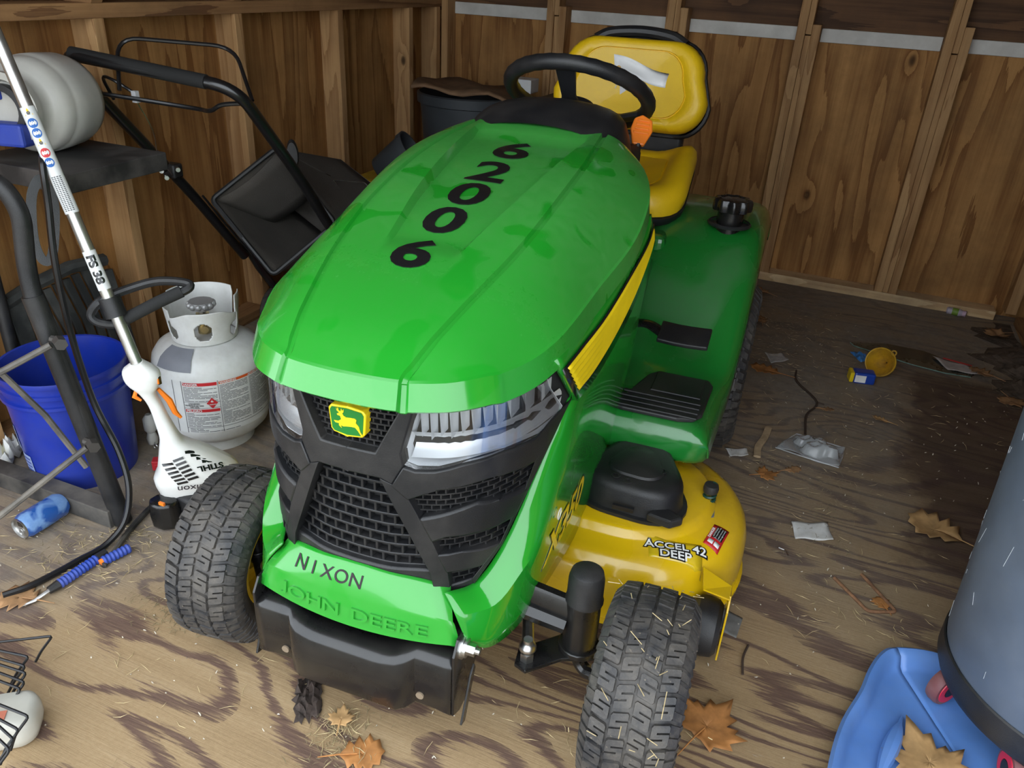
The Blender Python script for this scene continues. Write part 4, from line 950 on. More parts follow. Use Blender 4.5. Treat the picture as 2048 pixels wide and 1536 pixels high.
# controls
def face(p, lift=0): return rel(Vector(p)-nrm*lift)
MB().box(-.007,.007,-.004,.004,-.010,.010, Matrix.Translation(face((-1.377,1.213,.400),.014))).o('stop_switch', DECALB, housing, smooth=0, bevel=.001)
MB().box(-.004,.004,-.004,.004,-.007,.007, Matrix.Translation(face((-1.377,1.213,.400),.018))).o('stop_switch', ORANGE, housing, smooth=0, bevel=.001)
MB().tube([face((-1.380,1.210,.370),.0), face((-1.366,1.224,.335)), face((-1.360,1.230,.300)), face((-1.352,1.238,.283))], [.005,.008,.007,.004], 8).o('trigger_lock', ORANGE, housing)
MB().tube([face((-1.414,1.176,.372)), face((-1.418,1.172,.357)), face((-1.408,1.180,.345))], [.004,.006,.003], 8).o('throttle_trigger', ORANGE, housing)
# cooling slots and lettering on the shroud
def shroud(px, pz):                    # px: metres to the right along the shroud, pz height; find the front face
    st_ = [((l+r)/2, (r-l)/2, t.x) for l, r, t in zip(Ls, Rs, Ts)]; best = (0, *st_[-1])
    for A_, B_ in zip(st_, st_[1:]):
        if A_[0].z >= pz >= B_[0].z:
            f = (A_[0].z-pz)/max(1e-6, A_[0].z-B_[0].z); best = (0, A_[0].lerp(B_[0], f), A_[1].lerp(B_[1], f), lerp(A_[2], B_[2], f)); break
    _, c, u, t = best; q = px/u.length if u.length else 0; q = max(-.97, min(.97, q)); d = t*(max(0, 1-abs(q)**2.67))**.375
    p = c+u*q; p.z = pz+(u.z/u.length)*px*.6; return rel(p-nrm*(d+.0018))
for row in range(6):
    for cl in range(2):
        x0 = -.045+.030*cl; zc = .184-.0105*row+.008*cl
        MB().add([shroud(x0, zc), shroud(x0+.026, zc+.003), shroud(x0+.026, zc-.0025), shroud(x0, zc-.0055)], [(0,1,2,3)]).o('vent_slot', DECALB, housing, smooth=0, solid=.002, soff=0)
for row in range(4):
    MB().add([shroud(.022+.007*row, .205-.011*row), shroud(.040+.007*row, .197-.011*row), shroud(.038+.007*row, .191-.011*row), shroud(.020+.007*row, .199-.011*row)], [(0,1,2,3)]).o('vent_slot', DECALB, housing, smooth=0, solid=.002, soff=0)
def decal_frame(px, pz, ang):               # flat patch tangent to the shroud, x along the line of print
    p0 = shroud(px, pz); dx = (shroud(px+.018, pz)-shroud(px-.018, pz)).normalized(); dz = (shroud(px, pz+.012)-shroud(px, pz-.012)).normalized(); nn = dx.cross(dz).normalized(); nn = -nn if nn.dot(nrm) > 0 else nn
    a_, b_ = dx*cos(ang)+dz*sin(ang), -dx*sin(ang)+dz*cos(ang); return lambda x, y, p0=p0: p0+nn*.0035+a_*x+b_*y
f_ = decal_frame(.050, .152, radians(180-16)); text_obj('maker_lettering', 'STIHL', DECALB, housing, f_, .020, .0008, 1.2, thick=.0004)
f_ = decal_frame(-.014, .113, radians(180-4)); text_obj('marker_lettering', 'Nixon', PEN, housing, f_, .026, .0001, 1.1, thick=.0004)
MB().lathe([(.0005,-.045),(.030,-.045),(.040,-.036),(.043,0),(.040,.03),(.030,.036),(.0005,.037)], 8, Matrix.Translation(rel((-1.372,1.158,.046))) @ Matrix.Rotation(radians(20),4,'Z') @ Matrix.Diagonal((.95,.8,1,1))).o('fuel_tank', BLKG, tm, bevel=.006)
MB().box(-.035,.03,-.035,.03,.005,.085, Matrix.Translation(rel((-1.325,1.21,0)))).o('starter_case', BLK, tm, bevel=.012, seg=3)
MB().box(-.008,.008,-.003,.003,-.004,.004, Matrix.Translation(rel((-1.353,1.135,.088)))).o('choke_lever', ORANGE, tm, smooth=0)
# ---- black folding stand with a tabletop, holding the white tank
st = thing('work_stand', 'black tubular folding stand with a scuffed black top', 'work stand', (-1.70,1.25,0)); so_ = Vector((-1.70,1.25,0)); rs = lambda *p: [Vector(q)-so_ for q in p]
TOPM = plain('scuffed_black_top', (.02,.019,.019), .6, dust=.6, dustcol=(.13,.115,.105), dscale=7)
MB().box(-.30,.035,.055,.375,.775,.822).o('top', TOPM, st, smooth=0, bevel=.003)
MB().tube(fillet(rs((-1.66,1.06,.87),(-1.585,1.09,.865),(-1.556,1.102,.80),(-1.572,1.090,.65),(-1.547,1.085,.515),(-1.481,1.115,.002)), .07, 6), .0195, 14).o('leg', BLK, st)
MB().cyl(*rs((-1.566,1.088,.615),(-1.4795,1.1155,.004)), .0235, n=16).o('leg_sleeve', BLK, st)
MB().tube(rs((-1.992,1.33,.78),(-1.992,1.29,.60),(-1.992,1.285,.004)), .0175, 12).o('leg', BLK, st)
MB().box(-.235,.215,-.168,-.120,.002,.052).o('floor_bar', plain('dusty_bar', (.03,.03,.03), .6, dust=.8, dustcol=(.18,.16,.135)), st, smooth=0, bevel=.002)
for P in (((-1.66,.96,.445),(-1.585,.984,.466),(-1.51,1.062,.517)), ((-1.66,1.0,.49),(-1.589,1.061,.317),(-1.538,1.095,.165)), ((-1.68,.85,.07),(-1.611,.908,.118),(-1.47,1.06,.262))):
    MB().tube(rs(*P), .0075, 8).o('brace', plain('dusty_rod', (.06,.055,.05), .55, dust=.6), st)
for P in ((-1.495,1.072,.527), (-1.462,1.068,.272)):
    p = Vector(P)-so_; MB().cyl(p, p+Vector((.022,-.012,0)), .014, n=6).cyl(p-Vector((.02,0,0)), p, .009, n=8).o('bolt', plain('dull_bolt', (.09,.085,.08), .5, metal=.6), st)
# ---- white plastic sprayer tank lying on the stand
MILK = plain('milky_plastic', (.47,.46,.42), .4, coat=.1, dust=.4, dustcol=(.36,.33,.27)); BLUD = plain('blue_handle', (.01,.04,.36), .45, dust=.4, dustcol=(.10,.12,.25))
sy = thing('sprayer_tank', 'milky white plastic sprayer tank with a blue handle lying on the black stand', 'sprayer', (-1.90,1.47,.824)); syM = frame((0,0,.117), (0,0,1), (.27,-.96,.02))
MB().lathe([(.0005,-.115),(.09,-.113),(.108,-.10),(.115,-.075),(.118,-.02),(.118,.02),(.115,.024),(.115,.034),(.112,.05),(.104,.066),(.088,.076),(.078,.087),(.078,.115),(.085,.117),(.086,.135),(.070,.137),(.062,.12),(.0005,.118)], 44, syM).o('tank', MILK, sy, smooth=45)
MB().lathe([(.058,.119),(.060,.145),(.045,.147),(.042,.12)], 28, syM, closed=True).o('pump_collar', BLK, sy)
MB().box(-.082,-.028,-.055,.060,.115,.165, syM).o('handle', BLUD, sy, smooth=0, bevel=.008); MB().box(.02,.055,.01,.075,.10,.128, syM).o('clip', BLUD, sy, smooth=0, bevel=.005)
# ---- strap and cable
stp = [(-1.619,1.201,.835),(-1.633,1.187,.794),(-1.642,1.177,.703),(-1.636,1.184,.653),(-1.622,1.198,.665),(-1.607,1.213,.747),(-1.603,1.217,.80),(-1.613,1.209,.835)]
stp = [(x, y, z) for x, y, z in stp]; sp_ = spline(stp, 6, closed=True); sO = Vector((-1.62,1.20,.65))
prop(MB().tube([p-sO for p in sp_], .011, 4, closed=True, flat=(1.3,.14,(.7,.7,0))).o('webbing_strap', plain('grey_webbing', (.075,.078,.08), .85, bumps=.6, bscale=600), smooth=60), 'grey webbing strap hanging in a loop from the black stand', 'strap').location = sO
cb = spline([(-1.60,1.22,.90),(-1.555,1.175,.884),(-1.553,1.165,.80),(-1.554,1.150,.672),(-1.550,1.145,.512),(-1.520,1.140,.336),(-1.468,1.138,.209),(-1.435,1.118,.12),(-1.428,1.08,.045),(-1.435,1.02,.012),(-1.448,.96,.0095),(-1.457,.911,.0095),(-1.474,.847,.0095),(-1.50,.80,.0095)], 6)
prop(MB().tube(cb, .0078, 8).o('hose', plain('black_hose', (.010,.010,.011), .3)), 'shiny black hose hanging from the stand and trailing over the floor', 'hose')
cb2 = spline([(-1.44,1.20,.0085),(-1.455,1.186,.0085),(-1.432,1.093,.0085),(-1.40,1.013,.0085),(-1.385,.968,.0085)], 6)
prop(MB().tube(cb2, .0075, 8).o('cable', plain('dull_cable', (.014,.014,.014), .6, dust=.4)), 'dull black cable end on the floor under the trimmer engine', 'cable')
# ---- blue ribbed tool on the floor
tl = thing('hand_tool', 'hand tool with ribbed blue grips lying on the floor by the black hose', 'tool', (-1.405,.93,0)); BLG = plain('blue_grip', (.012,.05,.34), .5, dust=.35, dustcol=(.2,.2,.24))
a_, b_ = Vector((-.012,-.055,.014)), Vector((-.006,.045,.014)); pts_ = [a_.lerp(b_, k/22) for k in range(23)]
MB().tube(pts_, [.0125 if k % 2 else .0105 for k in range(23)], 12).o('grip', BLG, tl)
MB().tube([V3(-.006,.045,.014), V3(-.003,.070,.016)], [.012,.010], 10).o('collar', BLK, tl)
MB().tube([V3(-.012,-.055,.014), V3(-.016,-.078,.013)], [.012,.009], 10).o('ferrule', BLK, tl)
MB().tube([V3(-.016,-.078,.013), V3(-.022,-.11,.008), V3(-.035,-.135,.006)], [.005,.004,.0015], 8).o('tip', ZINC, tl)
pts_ = [V3(.012,.045,.013).lerp(V3(.030,.108,.013), k/14) for k in range(15)]
MB().tube(pts_, [.0125 if k % 2 else .0105 for k in range(15)], 12).o('grip', BLG, tl); MB().cyl(V3(.010,.038,.012), V3(.012,.046,.013), .008, n=10).o('tip', ORANGE, tl)
# ---- drink can, wrapper, bits by the bucket
CANB = paint('can_print', (.02,.09,.34), .9, (.20,.36,.62), .22, 22, .45, .55)
cn = thing('drink_can', 'blue printed drink can lying on the floor in front of the bucket', 'can', (-1.640,1.020,.033), 0); cM = frame((0,0,0), (0,0,1), (-.02,-1,0))
MB().lathe([(.0005,-.058),(.022,-.058),(.026,-.060),(.0325,-.048),(.0328,.045),(.027,.058)], 32, cM).o('body', CANB, cn)
end = MB().lathe([(.027,.058),(.0275,.062),(.0255,.062),(.0245,.057),(.0005,.0565)], 32, cM).o('lid', ZINC, cn)
MB().box(.004,.016,-.008,.008,.0568,.0575, cM).o('opening', DECALB, end, smooth=0); MB().tube([cM @ Vector((-.012+.008*cos(a), .006*sin(a), .0585)) for a in [2*pi*k/12 for k in range(12)]], .0012, 6, closed=True).o('tab', ZINC, end)
for tx, m_, yy in (('TWISTED TEA', DECALB, 0),): text_obj('can_lettering', tx, DECALY, cn, lambda x, y: cM @ Vector((.0335*cos((y+.002)/.033), .0335*sin((y+.002)/.033), -x)), .014, .0006, .9, cuts=.006, thick=0) if False else None
def crumple(name, cx, cy, sx, sy, h, mat, label, cat, seed, n=12, rz=0, z0=.002, jit=.3):
    r = random.Random(seed); P = []
    for i in range(n+1):
        row = []
        for j in range(n+1):
            u, v = i/n-.5, j/n-.5; e = 1-(2*max(abs(u), abs(v)))**4
            row.append((u*sx*(1+r.uniform(-jit, jit)*.3), v*sy*(1+r.uniform(-jit, jit)*.3), z0+h*(.25+.75*e)*r.uniform(.0, 1)))
        P.append(row)
    o = MB().grid(P).o(name, mat, smooth=20, solid=.0006); o.location = (cx, cy, 0); o.rotation_euler = (0,0,rz); return prop(o, label, cat)
FOIL = paint('foil_print', (.62,.62,.60), .95, (.55,.50,.06), .22, 12, .55, .6)
crumple('snack_wrapper', -2.005, 1.185, .10, .13, .075, FOIL, 'crumpled silver and yellow snack wrapper behind the blue bucket', 'wrapper', 5, 11, .4)
wb_ = thing('plastic_fitting', 'small white plastic fitting with a wire eye between bucket and propane tank', 'fitting', (-1.690,1.430,0))
MB().lathe([(.0005,0),(.014,.002),(.016,.02),(.011,.04),(.018,.05),(.018,.085),(.008,.10)], 16, Matrix.Translation((0,0,.001))).o('body', plain('offwhite_plastic', (.6,.6,.56), .5, dust=.5), wb_)
MB().tube([(.03+.007*cos(a), -.02, .010+.007*sin(a)) for a in [2*pi*k/12 for k in range(12)]], .0015, 6, closed=True).o('eye', ZINC, wb_)
MB().tube([(.012,-.004,.012),(.023,-.02,.010)], .0015, 6).o('wire', ZINC, wb_)
prop(MB().box(-.022,.022,-.014,.014,0,.03, Matrix.Rotation(.6,4,'Z')).box(-.014,.014,-.0165,-.012,.008,.022, Matrix.Rotation(.6,4,'Z')).o('plastic_clip', plain('red_plastic', (.45,.02,.03), .45), smooth=0, bevel=.004), 'small red plastic clip on the floor beside the trimmer', 'clip').location = (-1.575,1.345,0)
# ---- walk-behind mower: handle, cable, deck behind the tractor
pm = thing('push_mower', 'walk-behind lawn mower with a folding black tubular handle', 'push mower', (-1.66,2.4,0)); po = Vector((-1.66,2.4,0)); R_ = lambda *p: [Vector(q)-po for q in p]
TUBE = plain('black_tube_paint', (.008,.008,.009), .28, coat=.3)
hdl = MB().tube(fillet(R_((-1.885,2.13,.345),(-1.905,1.93,.62),(-1.965,1.60,1.048),(-1.47,1.70,.995),(-1.485,1.95,.72),(-1.50,2.20,.40)), .075, 8), .0165, 12).o('handle', TUBE, pm)
MB().tube(R_((-1.93,1.612,1.0465),(-1.55,1.683,1.0045)), .0185, 12).o('grip', plain('black_foam', (.012,.012,.012), .85), hdl)
MB().tube(fillet(R_((-1.80,1.63,.965),(-1.845,1.69,1.09),(-1.60,1.86,1.075),(-1.485,1.775,.955)), .06, 6), .0055, 8).o('bail_bar', TUBE, pm)
MB().tube(spline(R_((-1.93,1.60,.952),(-1.86,1.63,.950),(-1.66,1.73,.924),(-1.585,1.72,.925),(-1.54,1.72,.945),(-1.48,1.75,.952)), 6), .0060, 8).o('drive_bar', TUBE, pm)
MB().tube(spline(R_((-1.905,1.70,.925),(-1.885,1.66,.985),(-1.845,1.655,.985),(-1.80,1.675,.955)), 6), .0045, 8).o('cable_hook', TUBE, pm)
MB().box(-.008,.008,-.006,.006,-.018,.012, Matrix.Translation(R_((-1.795,1.675,.948))[0])).o('cable_anchor', plain('grey_plastic', (.45,.45,.46), .5), pm)
MB().tube(spline(R_((-1.795,1.675,.935),(-1.80,1.72,.85),(-1.845,1.77,.76),(-1.89,1.86,.68)), 6), .0015, 5).o('cable_wire', ZINC, pm)
cl_ = MB().box(-.024,.024,-.02,.02,-.022,.022, Matrix.Translation(R_((-1.905,1.875,.695))[0])).o('clamp', BLK, pm, bevel=.006)
for d in ((.03,-.01,.01),(.0,-.03,-.015),(-.028,-.02,.0)):
    p = R_((-1.905,1.875,.695))[0]+Vector(d); MB().cyl(p, p+Vector((.012,-.010,0)), .007, n=8).o('bolt', ZINC, cl_)
MB().tube(spline(R_((-1.88,1.96,.60),(-1.87,2.06,.46),(-1.84,2.12,.36)), 5), .004, 6).o('control_cable', TUBE, pm)
MB().lathe([(.0005,-.012),(.02,-.012),(.024,0),(.02,.012),(.0005,.012)], 16, frame(R_((-1.575,2.045,.755))[0],(0,0,1),(.5,-.8,0)) @ Matrix.Diagonal((2.0,.8,1,1))).o('fold_knob', BLK, pm)
MB().box(-.19,.21,-.14,.36,.07,.21).box(-.10,.12,0,.25,.2,.30).o('deck', plain('red_mower_paint', (.30,.02,.02), .4, dust=.4), pm, bevel=.03, seg=3)
for x in (-.215,.235):
    for y in (-.13,.33): MB().cyl((x-.02,y,.092),(x+.02,y,.092),.09,n=28).o('wheel', RUB, pm, bevel=.008)
for x in (-.225,.160): MB().tube([V3(x,-.27,.40), V3(x,-.2,.28), V3(x,-.12,.17)], .014, 8).o('handle_bracket', BLK, pm)
# grass bag
BAG = plain('bag_fabric', (.070,.062,.054), .85, dust=.5, dustcol=(.10,.085,.07), bumps=.5, bscale=300, dscale=6)
gb = thing('grass_bag', 'black fabric grass bag with an open mouth hooked on the push mower', 'grass bag', (-1.68,2.1,.36)); go_ = Vector((-1.68,2.1,.36)); Q = lambda *p: [Vector(q)-go_ for q in p]
cL, cT, cB, cR = Q((-1.855,1.97,.589),(-1.72,2.15,.741),(-1.65,1.99,.36),(-1.515,2.17,.515)); dv = Vector((-.05,.44,-.12)); dv2 = Vector((-.02,.42,-.02))
fab = MB()
def patch(a, b, c, d, n=8, sag=0):
    fab.grid([[a.lerp(b, i/n).lerp(d.lerp(c, i/n), j/n)+Vector((0,0,-sag*sin(pi*i/n)*sin(pi*j/n))) for i in range(n+1)] for j in range(n+1)])
patch(cL, cB, cB+dv2, cL+dv, 8, .02); patch(cB, cR, cR+dv2, cB+dv2, 8, .03); patch(cT, cR, cR+dv2, cT+dv, 8, .03); patch(cL, cT, cT+dv, cL+dv, 8, .05); patch(cL+dv, cT+dv, cR+dv2, cB+dv2, 8, .02)
fab.o('bag', BAG, gb, smooth=60, solid=.003)
fr_ = MB().tube(fillet([cL.lerp(cB,.5), cL, cT, cR, cB, cL.lerp(cB,.5)], .02, 4), .0085, 8).o('mouth_frame', BLK, gb)
MB().grid([[cL.lerp(cT, i/10).lerp(cB.lerp(cR, i/10), .0+.30*j/5)+dv*(.05+.5*j/5)+Vector((0,0,-.02*sin(pi*i/10))) for i in range(11)] for j in range(6)]).o('flap', BAG, gb, smooth=60, solid=.002)
pn = Vector((.6,-.7,.3)).normalized(); ph_ = cT.lerp(cR, .5)+dv*.5
MB().tube(fillet([ph_+Vector(q) for q in ((-.02,0,.03),(.05,.10,.01),(.10,.13,-.08),(.03,.04,-.07),(-.02,0,.03))], .01, 3), .0016, 5).o('wire_frame', ZINC, gb)
# ---- corner things: grey bin, cardboard, carton, tote, yellow bucket, pot
BING = plain('grey_bin_plastic', (.045,.052,.058), .55)
gbn = thing('trash_bin', 'dark grey round trash bin in the back corner of the shed', 'trash bin', (-1.665,3.56,0))
MB().lathe([(.0005,.01),(.205,.01),(.215,.02),(.232,.52),(.240,.522),(.241,.545),(.235,.548),(.252,.73),(.266,.735),(.268,.775),(.256,.78),(.245,.74),(.21,.03),(.0005,.03)], 44).o('body', BING, gbn)
MB().box(.20,.30,-.05,.05,.66,.69, Matrix.Rotation(-.9,4,'Z')).o('handle', BING, gbn, bevel=.006)
CARD = plain('brown_cardboard', (.20,.115,.060), .85, var=.25, vscale=14)
cdP = [[(-.26+.058*i, -.20+.1*j, .0+.012*sin(i*1.3+j)-.05*max(0, (i-6)/3)**2-.012*i*.3) for j in range(5)] for i in range(10)]
cdo = MB().grid(cdP).o('cardboard_sheet', CARD, smooth=30, solid=.012); cdo.location = (-1.66,3.54,.822); cdo.rotation_euler = (0,0,.35); prop(cdo, 'torn brown cardboard sheet lying across the dark grey trash bin', 'cardboard')
prop(MB().box(-.06,.06,-.05,.05,0,.06).o('white_carton', LAB, smooth=0, bevel=.003), 'small white carton on the cardboard over the grey bin', 'carton').location = (-1.43,3.60,.80)
tt_ = thing('black_tote', 'black plastic tote standing against the back wall beside the grey bin', 'tote', (-1.17,3.68,0))
MB().box(-.19,.20,-.18,.18,0,.74).o('body', BLK, tt_, smooth=0, bevel=.02); MB().box(-.205,.215,-.195,.195,.74,.775).o('lid', BLK, tt_, smooth=0, bevel=.008)
yb_ = thing('yellow_bucket', 'yellow plastic mop bucket half hidden behind the tractor hood', 'bucket', (-1.80,2.98,0))
YB_ = plain('dull_yellow', (.55,.35,.02), .5, dust=.5, dustcol=(.2,.14,.05))
MB().box(-.115,.13,-.10,.10,.005,.42).box(-.13,.145,-.115,.115,.42,.475).o('body', YB_, yb_, smooth=0, bevel=.02, seg=3)
pot = thing('plant_pot', 'black plastic flower pot tipped over on the yellow mop bucket', 'plant pot', (-1.735,2.95,.475)); pM = Matrix.Translation((0,0,.085)) @ Matrix.Rotation(radians(55),4,Vector((-.25,.97,0)))
MB().lathe([(.0005,-.09),(.052,-.09),(.056,-.085),(.078,.06),(.084,.06),(.086,.088),(.080,.088),(.074,.06),(.054,-.08),(.0005,-.082)], 28, pM).o('body', BING, pot)

# ================================================================== right side and floor things
# ---- grey trash can on a dolly with red casters
CANG = plain('grey_can_plastic', (.098,.122,.162), .42, dust=.35, dustcol=(.17,.19,.22), dscale=5, bumps=.1, bscale=60)
tcx, tcy = .668, 1.435
tc = thing('trash_can', 'tall grey-blue round trash can standing on the black dolly', 'trash can', (tcx, tcy, .128))
MB().lathe([(.0005,0),(.225,0),(.243,.008),(.248,.03),(.272,.66),(.282,.665),(.284,.70),(.270,.70),(.262,.66),(.236,.02),(.0005,.015)], 72).o('body', CANG, tc, smooth=40)
scm = MB(); r3 = random.Random(11)
for k in range(46):
    a = radians(r3.uniform(-215, -60)); z = r3.uniform(.03, .6); L_ = r3.uniform(.01, .05); sl = r3.uniform(-.6, .9)
    rr_ = lambda z: .2487+.024*(z-.03)/.63
    P0, P1 = [((rr_(zz))*cos(aa), (rr_(zz))*sin(aa), zz) for aa, zz in ((a, z), (a+L_*sl/.25, z+L_))]
    scm.tube([P0, P1], .00045, 4)
prop(scm.o('scratch', plain('pale_scratch', (.45,.47,.5), .7), tc), kind='stuff')
dl = thing('dolly', 'black round dolly with red casters under the grey trash can', 'dolly', (tcx, tcy, 0))
MB().lathe([(.0005,.085),(.235,.085),(.246,.090),(.252,.105),(.252,.150),(.249,.153),(.247,.150),(.246,.128),(.0005,.127)], 64).o('platform', BLK, dl)
for a in (187, 238, 300, 0, 70, 128):
    a = radians(a); c = Vector((.226*cos(a), .226*sin(a), .0485)); w = sub(dl, 'caster'); w.location = c; w.rotation_euler = (0,0,a+radians(40))
    X = Matrix.Rotation(pi/2,4,'X')
    MB().lathe([(.026,-.014),(.038,-.013),(.041,-.006),(.041,.006),(.038,.013),(.026,.014)], 28, X, closed=True).o('tread', plain('caster_rubber', (.16,.05,.055), .5, dust=.4), w)
    MB().lathe([(.017,-.0155),(.031,-.0152),(.032,-.012),(.032,.012),(.031,.0152),(.017,.0155)], 28, X, closed=True).o('rim', plain('caster_red', (.60,.02,.05), .35), w)
    MB().cyl((0,-.016,0),(0,.016,0),.016,n=14).cyl((0,0,.03),(0,0,.045),.012,n=10).o('axle', BLK, w)
# ---- blue plastic sled on the floor
SLB = plain('sled_blue', (.10,.235,.58), .38, coat=.15, dust=.25, dustcol=(.20,.27,.42), dscale=7)
sl = thing('plastic_sled', 'light blue plastic sled lying on the floor under the trash can', 'sled', (.56,1.10,0))
def sled_outline():
    W_ = [(.355,1.492),(.325,1.46),(.302,1.40),(.285,1.33),(.255,1.24),(.238,1.15),(.232,1.05),(.24,.90),(.26,.70),(.30,.62),(.60,.60),(.78,.62),(.83,.75),(.85,1.0),(.84,1.25),(.80,1.40),(.70,1.50),(.52,1.505),(.43,1.515)]
    return [Vector((x-.56, y-1.10, 0)) for x, y in W_]
ol = spline(sled_outline(), 4, closed=True)
def ring(k, z, wob=0): return [(p.x*k, p.y*k, z+wob*sin(i*.55)) for i, p in enumerate(ol)]+[(ol[0].x*k, ol[0].y*k, z)]
MB().grid([ring(1.0,.018), ring(1.005,.034), ring(.985,.040), ring(.945,.034), ring(.925,.012), ring(.90,.006), ring(.6,.004), ring(.3,.004), ring(.001,.004)]).o('shell', SLB, sl, smooth=50, solid=.003)
MB().tube(spline([(-.235,.05,.016),(-.205,.16,.018),(-.19,.22,.012)], 5), [.004,.010,.014,.016,.016,.014,.012,.008,.005,.004,.003][:11], 8).o('moulded_rib', SLB, sl)
# ---- dry leaves
LEAF = [plain('leaf_rust', (.36,.155,.045), .7, var=.35, vscale=30), plain('leaf_tan', (.40,.24,.10), .75, var=.3, vscale=25), plain('leaf_brown', (.30,.165,.075), .8, var=.35, vscale=30)]
MAPLE = [(0,-.30),(.08,-.27),(.30,-.36),(.27,-.22),(.50,-.10),(.40,-.02),(.56,.18),(.36,.16),(.36,.26),(.20,.20),(.24,.42),(.12,.40),(0,.66),(-.12,.40),(-.24,.42),(-.20,.20),(-.36,.26),(-.36,.16),(-.56,.18),(-.40,-.02),(-.50,-.10),(-.27,-.22),(-.30,-.36),(-.08,-.27)]
OAK = [(0,-.5),(.10,-.36),(.22,-.30),(.14,-.18),(.30,-.08),(.18,.02),(.32,.16),(.18,.24),(.20,.38),(.06,.42),(0,.5),(-.06,.42),(-.20,.38),(-.18,.24),(-.32,.16),(-.18,.02),(-.30,-.08),(-.14,-.18),(-.22,-.30),(-.10,-.36)]
def leaf(x, y, size, rz, mat, label, shape=MAPLE, curl=.25, seed=1, z=.003, fold=0, sx=1):
    r = random.Random(seed); P = refine(shape, .12); n = len(P)
    def zf(px, py): d = sqrt(px*px+py*py); return curl*size*(d*d*.8+.10*sin(px*9+seed)+.08*sin(py*11+seed*2))+abs(px)*fold*size
    rings = [.001,.25,.5,.75,1.0]; V = []
    for k in rings:
        V.append([(px*k*size*sx, py*k*size, zf(px*k, py*k)) for px, py in P+[P[0]]])
    mz = min(q[2] for row in V for q in row)
    V = [[(a, b, c-mz) for a, b, c in row] for row in V]
    root = thing('dry_leaf', label, 'leaf', (x, y, z), rz, 'dry autumn leaves on the shed floor')
    MB().grid(V).o('blade', mat, root, smooth=40, solid=.0006)
    cz = -mz; b0 = shape[0]
    MB().tube([(0, b0[1]*size*.2, cz+.0015), (0, b0[1]*size, zf(0, b0[1])-mz+.001), (.02*size, (b0[1]-.45)*size, max(.001, zf(0,b0[1])-mz))], [.0012,.0016,.001], 6).o('stem', mat, root)
    return root
leaf(.012, 1.135, .135, radians(-25), LEAF[0], 'large rust coloured maple leaf on the floor beside the front tire', MAPLE, .16, 3)
leaf(.470, 2.045, .150, radians(65), LEAF[1], 'large curled tan leaf on the floor left of the trash can', OAK, .30, 5, sx=1.5)
leaf(.415, 1.225, .150, radians(25), LEAF[1], 'broad tan maple leaf lying on the blue sled', MAPLE, .22, 7, z=.010)
leaf(-1.470, .815, .095, radians(100), LEAF[2], 'brown crumbling leaf under the end of the black hose', OAK, .15, 9, sx=1.6)
leaf(-.075, 2.845, .120, radians(80), LEAF[0], 'rust coloured oak leaf on the floor beside the rear tire', OAK, .2, 11, sx=1.2)
leaf(.012, 2.110, .070, radians(-60), LEAF[0], 'small rust leaf between the yellow deck and the clear plastic tray', MAPLE, .2, 13)
leaf(.085, 2.175, .060, radians(-50), LEAF[2], 'small narrow brown leaf touching the clear plastic tray', OAK, .2, 15)
leaf(.335, 2.64, .060, radians(70), LEAF[1], 'short curled tan leaf on the floor near the yellow funnel', OAK, .35, 17)
leaf(.160, 2.63, .055, radians(-70), LEAF[2], 'small dark brown leaf beside the forked twig', OAK, .2, 19)
leaf(-.566, .800, .085, radians(-60), LEAF[0], 'rust coloured leaf in front of the black bumper', OAK, .12, 21, sx=1.6)
leaf(-.640, .842, .050, radians(20), LEAF[1], 'pale torn leaf scrap on the grass clump by the bumper', MAPLE, .25, 23, z=.012)
leaf(.335, 1.670, .045, radians(30), LEAF[0], 'little rust leaf scrap inside the rusty wire staple', OAK, .1, 25, sx=1.8)
leaf(.815, 2.36, .10, radians(15), LEAF[0], 'rust coloured leaf by the right wall above the trash can', MAPLE, .25, 27)
leaf(.70, 3.22, .10, radians(50), LEAF[2], 'crumpled brown leaf on the broken mirror glass', OAK, .35, 29, z=.010, sx=1.4)
leaf(.80, 3.66, .11, radians(120), LEAF[2], 'dusty brown leaf heaped in the back right corner', MAPLE, .35, 31, z=.02)
leaf(.78, 3.02, .10, radians(200), LEAF[2], 'dusty brown leaf against the right wall base', MAPLE, .3, 33)
leaf(-.15, 3.35, .09, radians(10), LEAF[2], 'brown leaf on the dusty floor behind the rear tire', OAK, .25, 35)
leaf(-.20, 3.72, .10, radians(60), LEAF[2], 'brown leaf against the back wall plate', OAK, .3, 37)
# ---- funnel
FY_ = plain('funnel_yellow', (.62,.36,.02), .5, dust=.8, dustcol=(.26,.15,.04), dscale=22)
fn = thing('funnel', 'small yellow plastic funnel lying on its side', 'funnel', (.325,3.03,0)); fM = Matrix.Translation((0,0,.053)) @ frame((0,0,0), (1,0,0), (-.35,-.88,.34)) @ Matrix.Scale(.86, 4)
MB().lathe([(.006,-.10),(.011,-.07),(.016,-.065),(.060,.0),(.064,.0),(.066,.006),(.064,.012),(.060,.010),(.058,.004),(.014,-.062),(.009,-.07),(.004,-.10)], 36, fM).o('cone', FY_, fn)
MB().tube([fM @ Vector((.064*.7+.010*cos(a), .064*.78+.010*sin(a), .006)) for a in [2*pi*k/14 for k in range(14)]], .0028, 6, closed=True).o('hang_loop', FY_, fn)
bt_ = thing('oil_bottle', 'tiny blue and yellow plastic bottle lying beside the funnel', 'bottle', (.255,2.93,0), radians(12))
MB().box(-.022,.055,-.026,.026,0,.045).o('body', plain('bottle_blue', (.012,.05,.33), .35), bt_, smooth=0, bevel=.008); MB().box(-.036,-.021,-.024,.024,.003,.043).o('end_panel', DECALY, bt_, smooth=0, bevel=.004); MB().box(-.018,.02,-.0275,-.0255,.008,.036).o('label', DECALW, bt_, smooth=0)
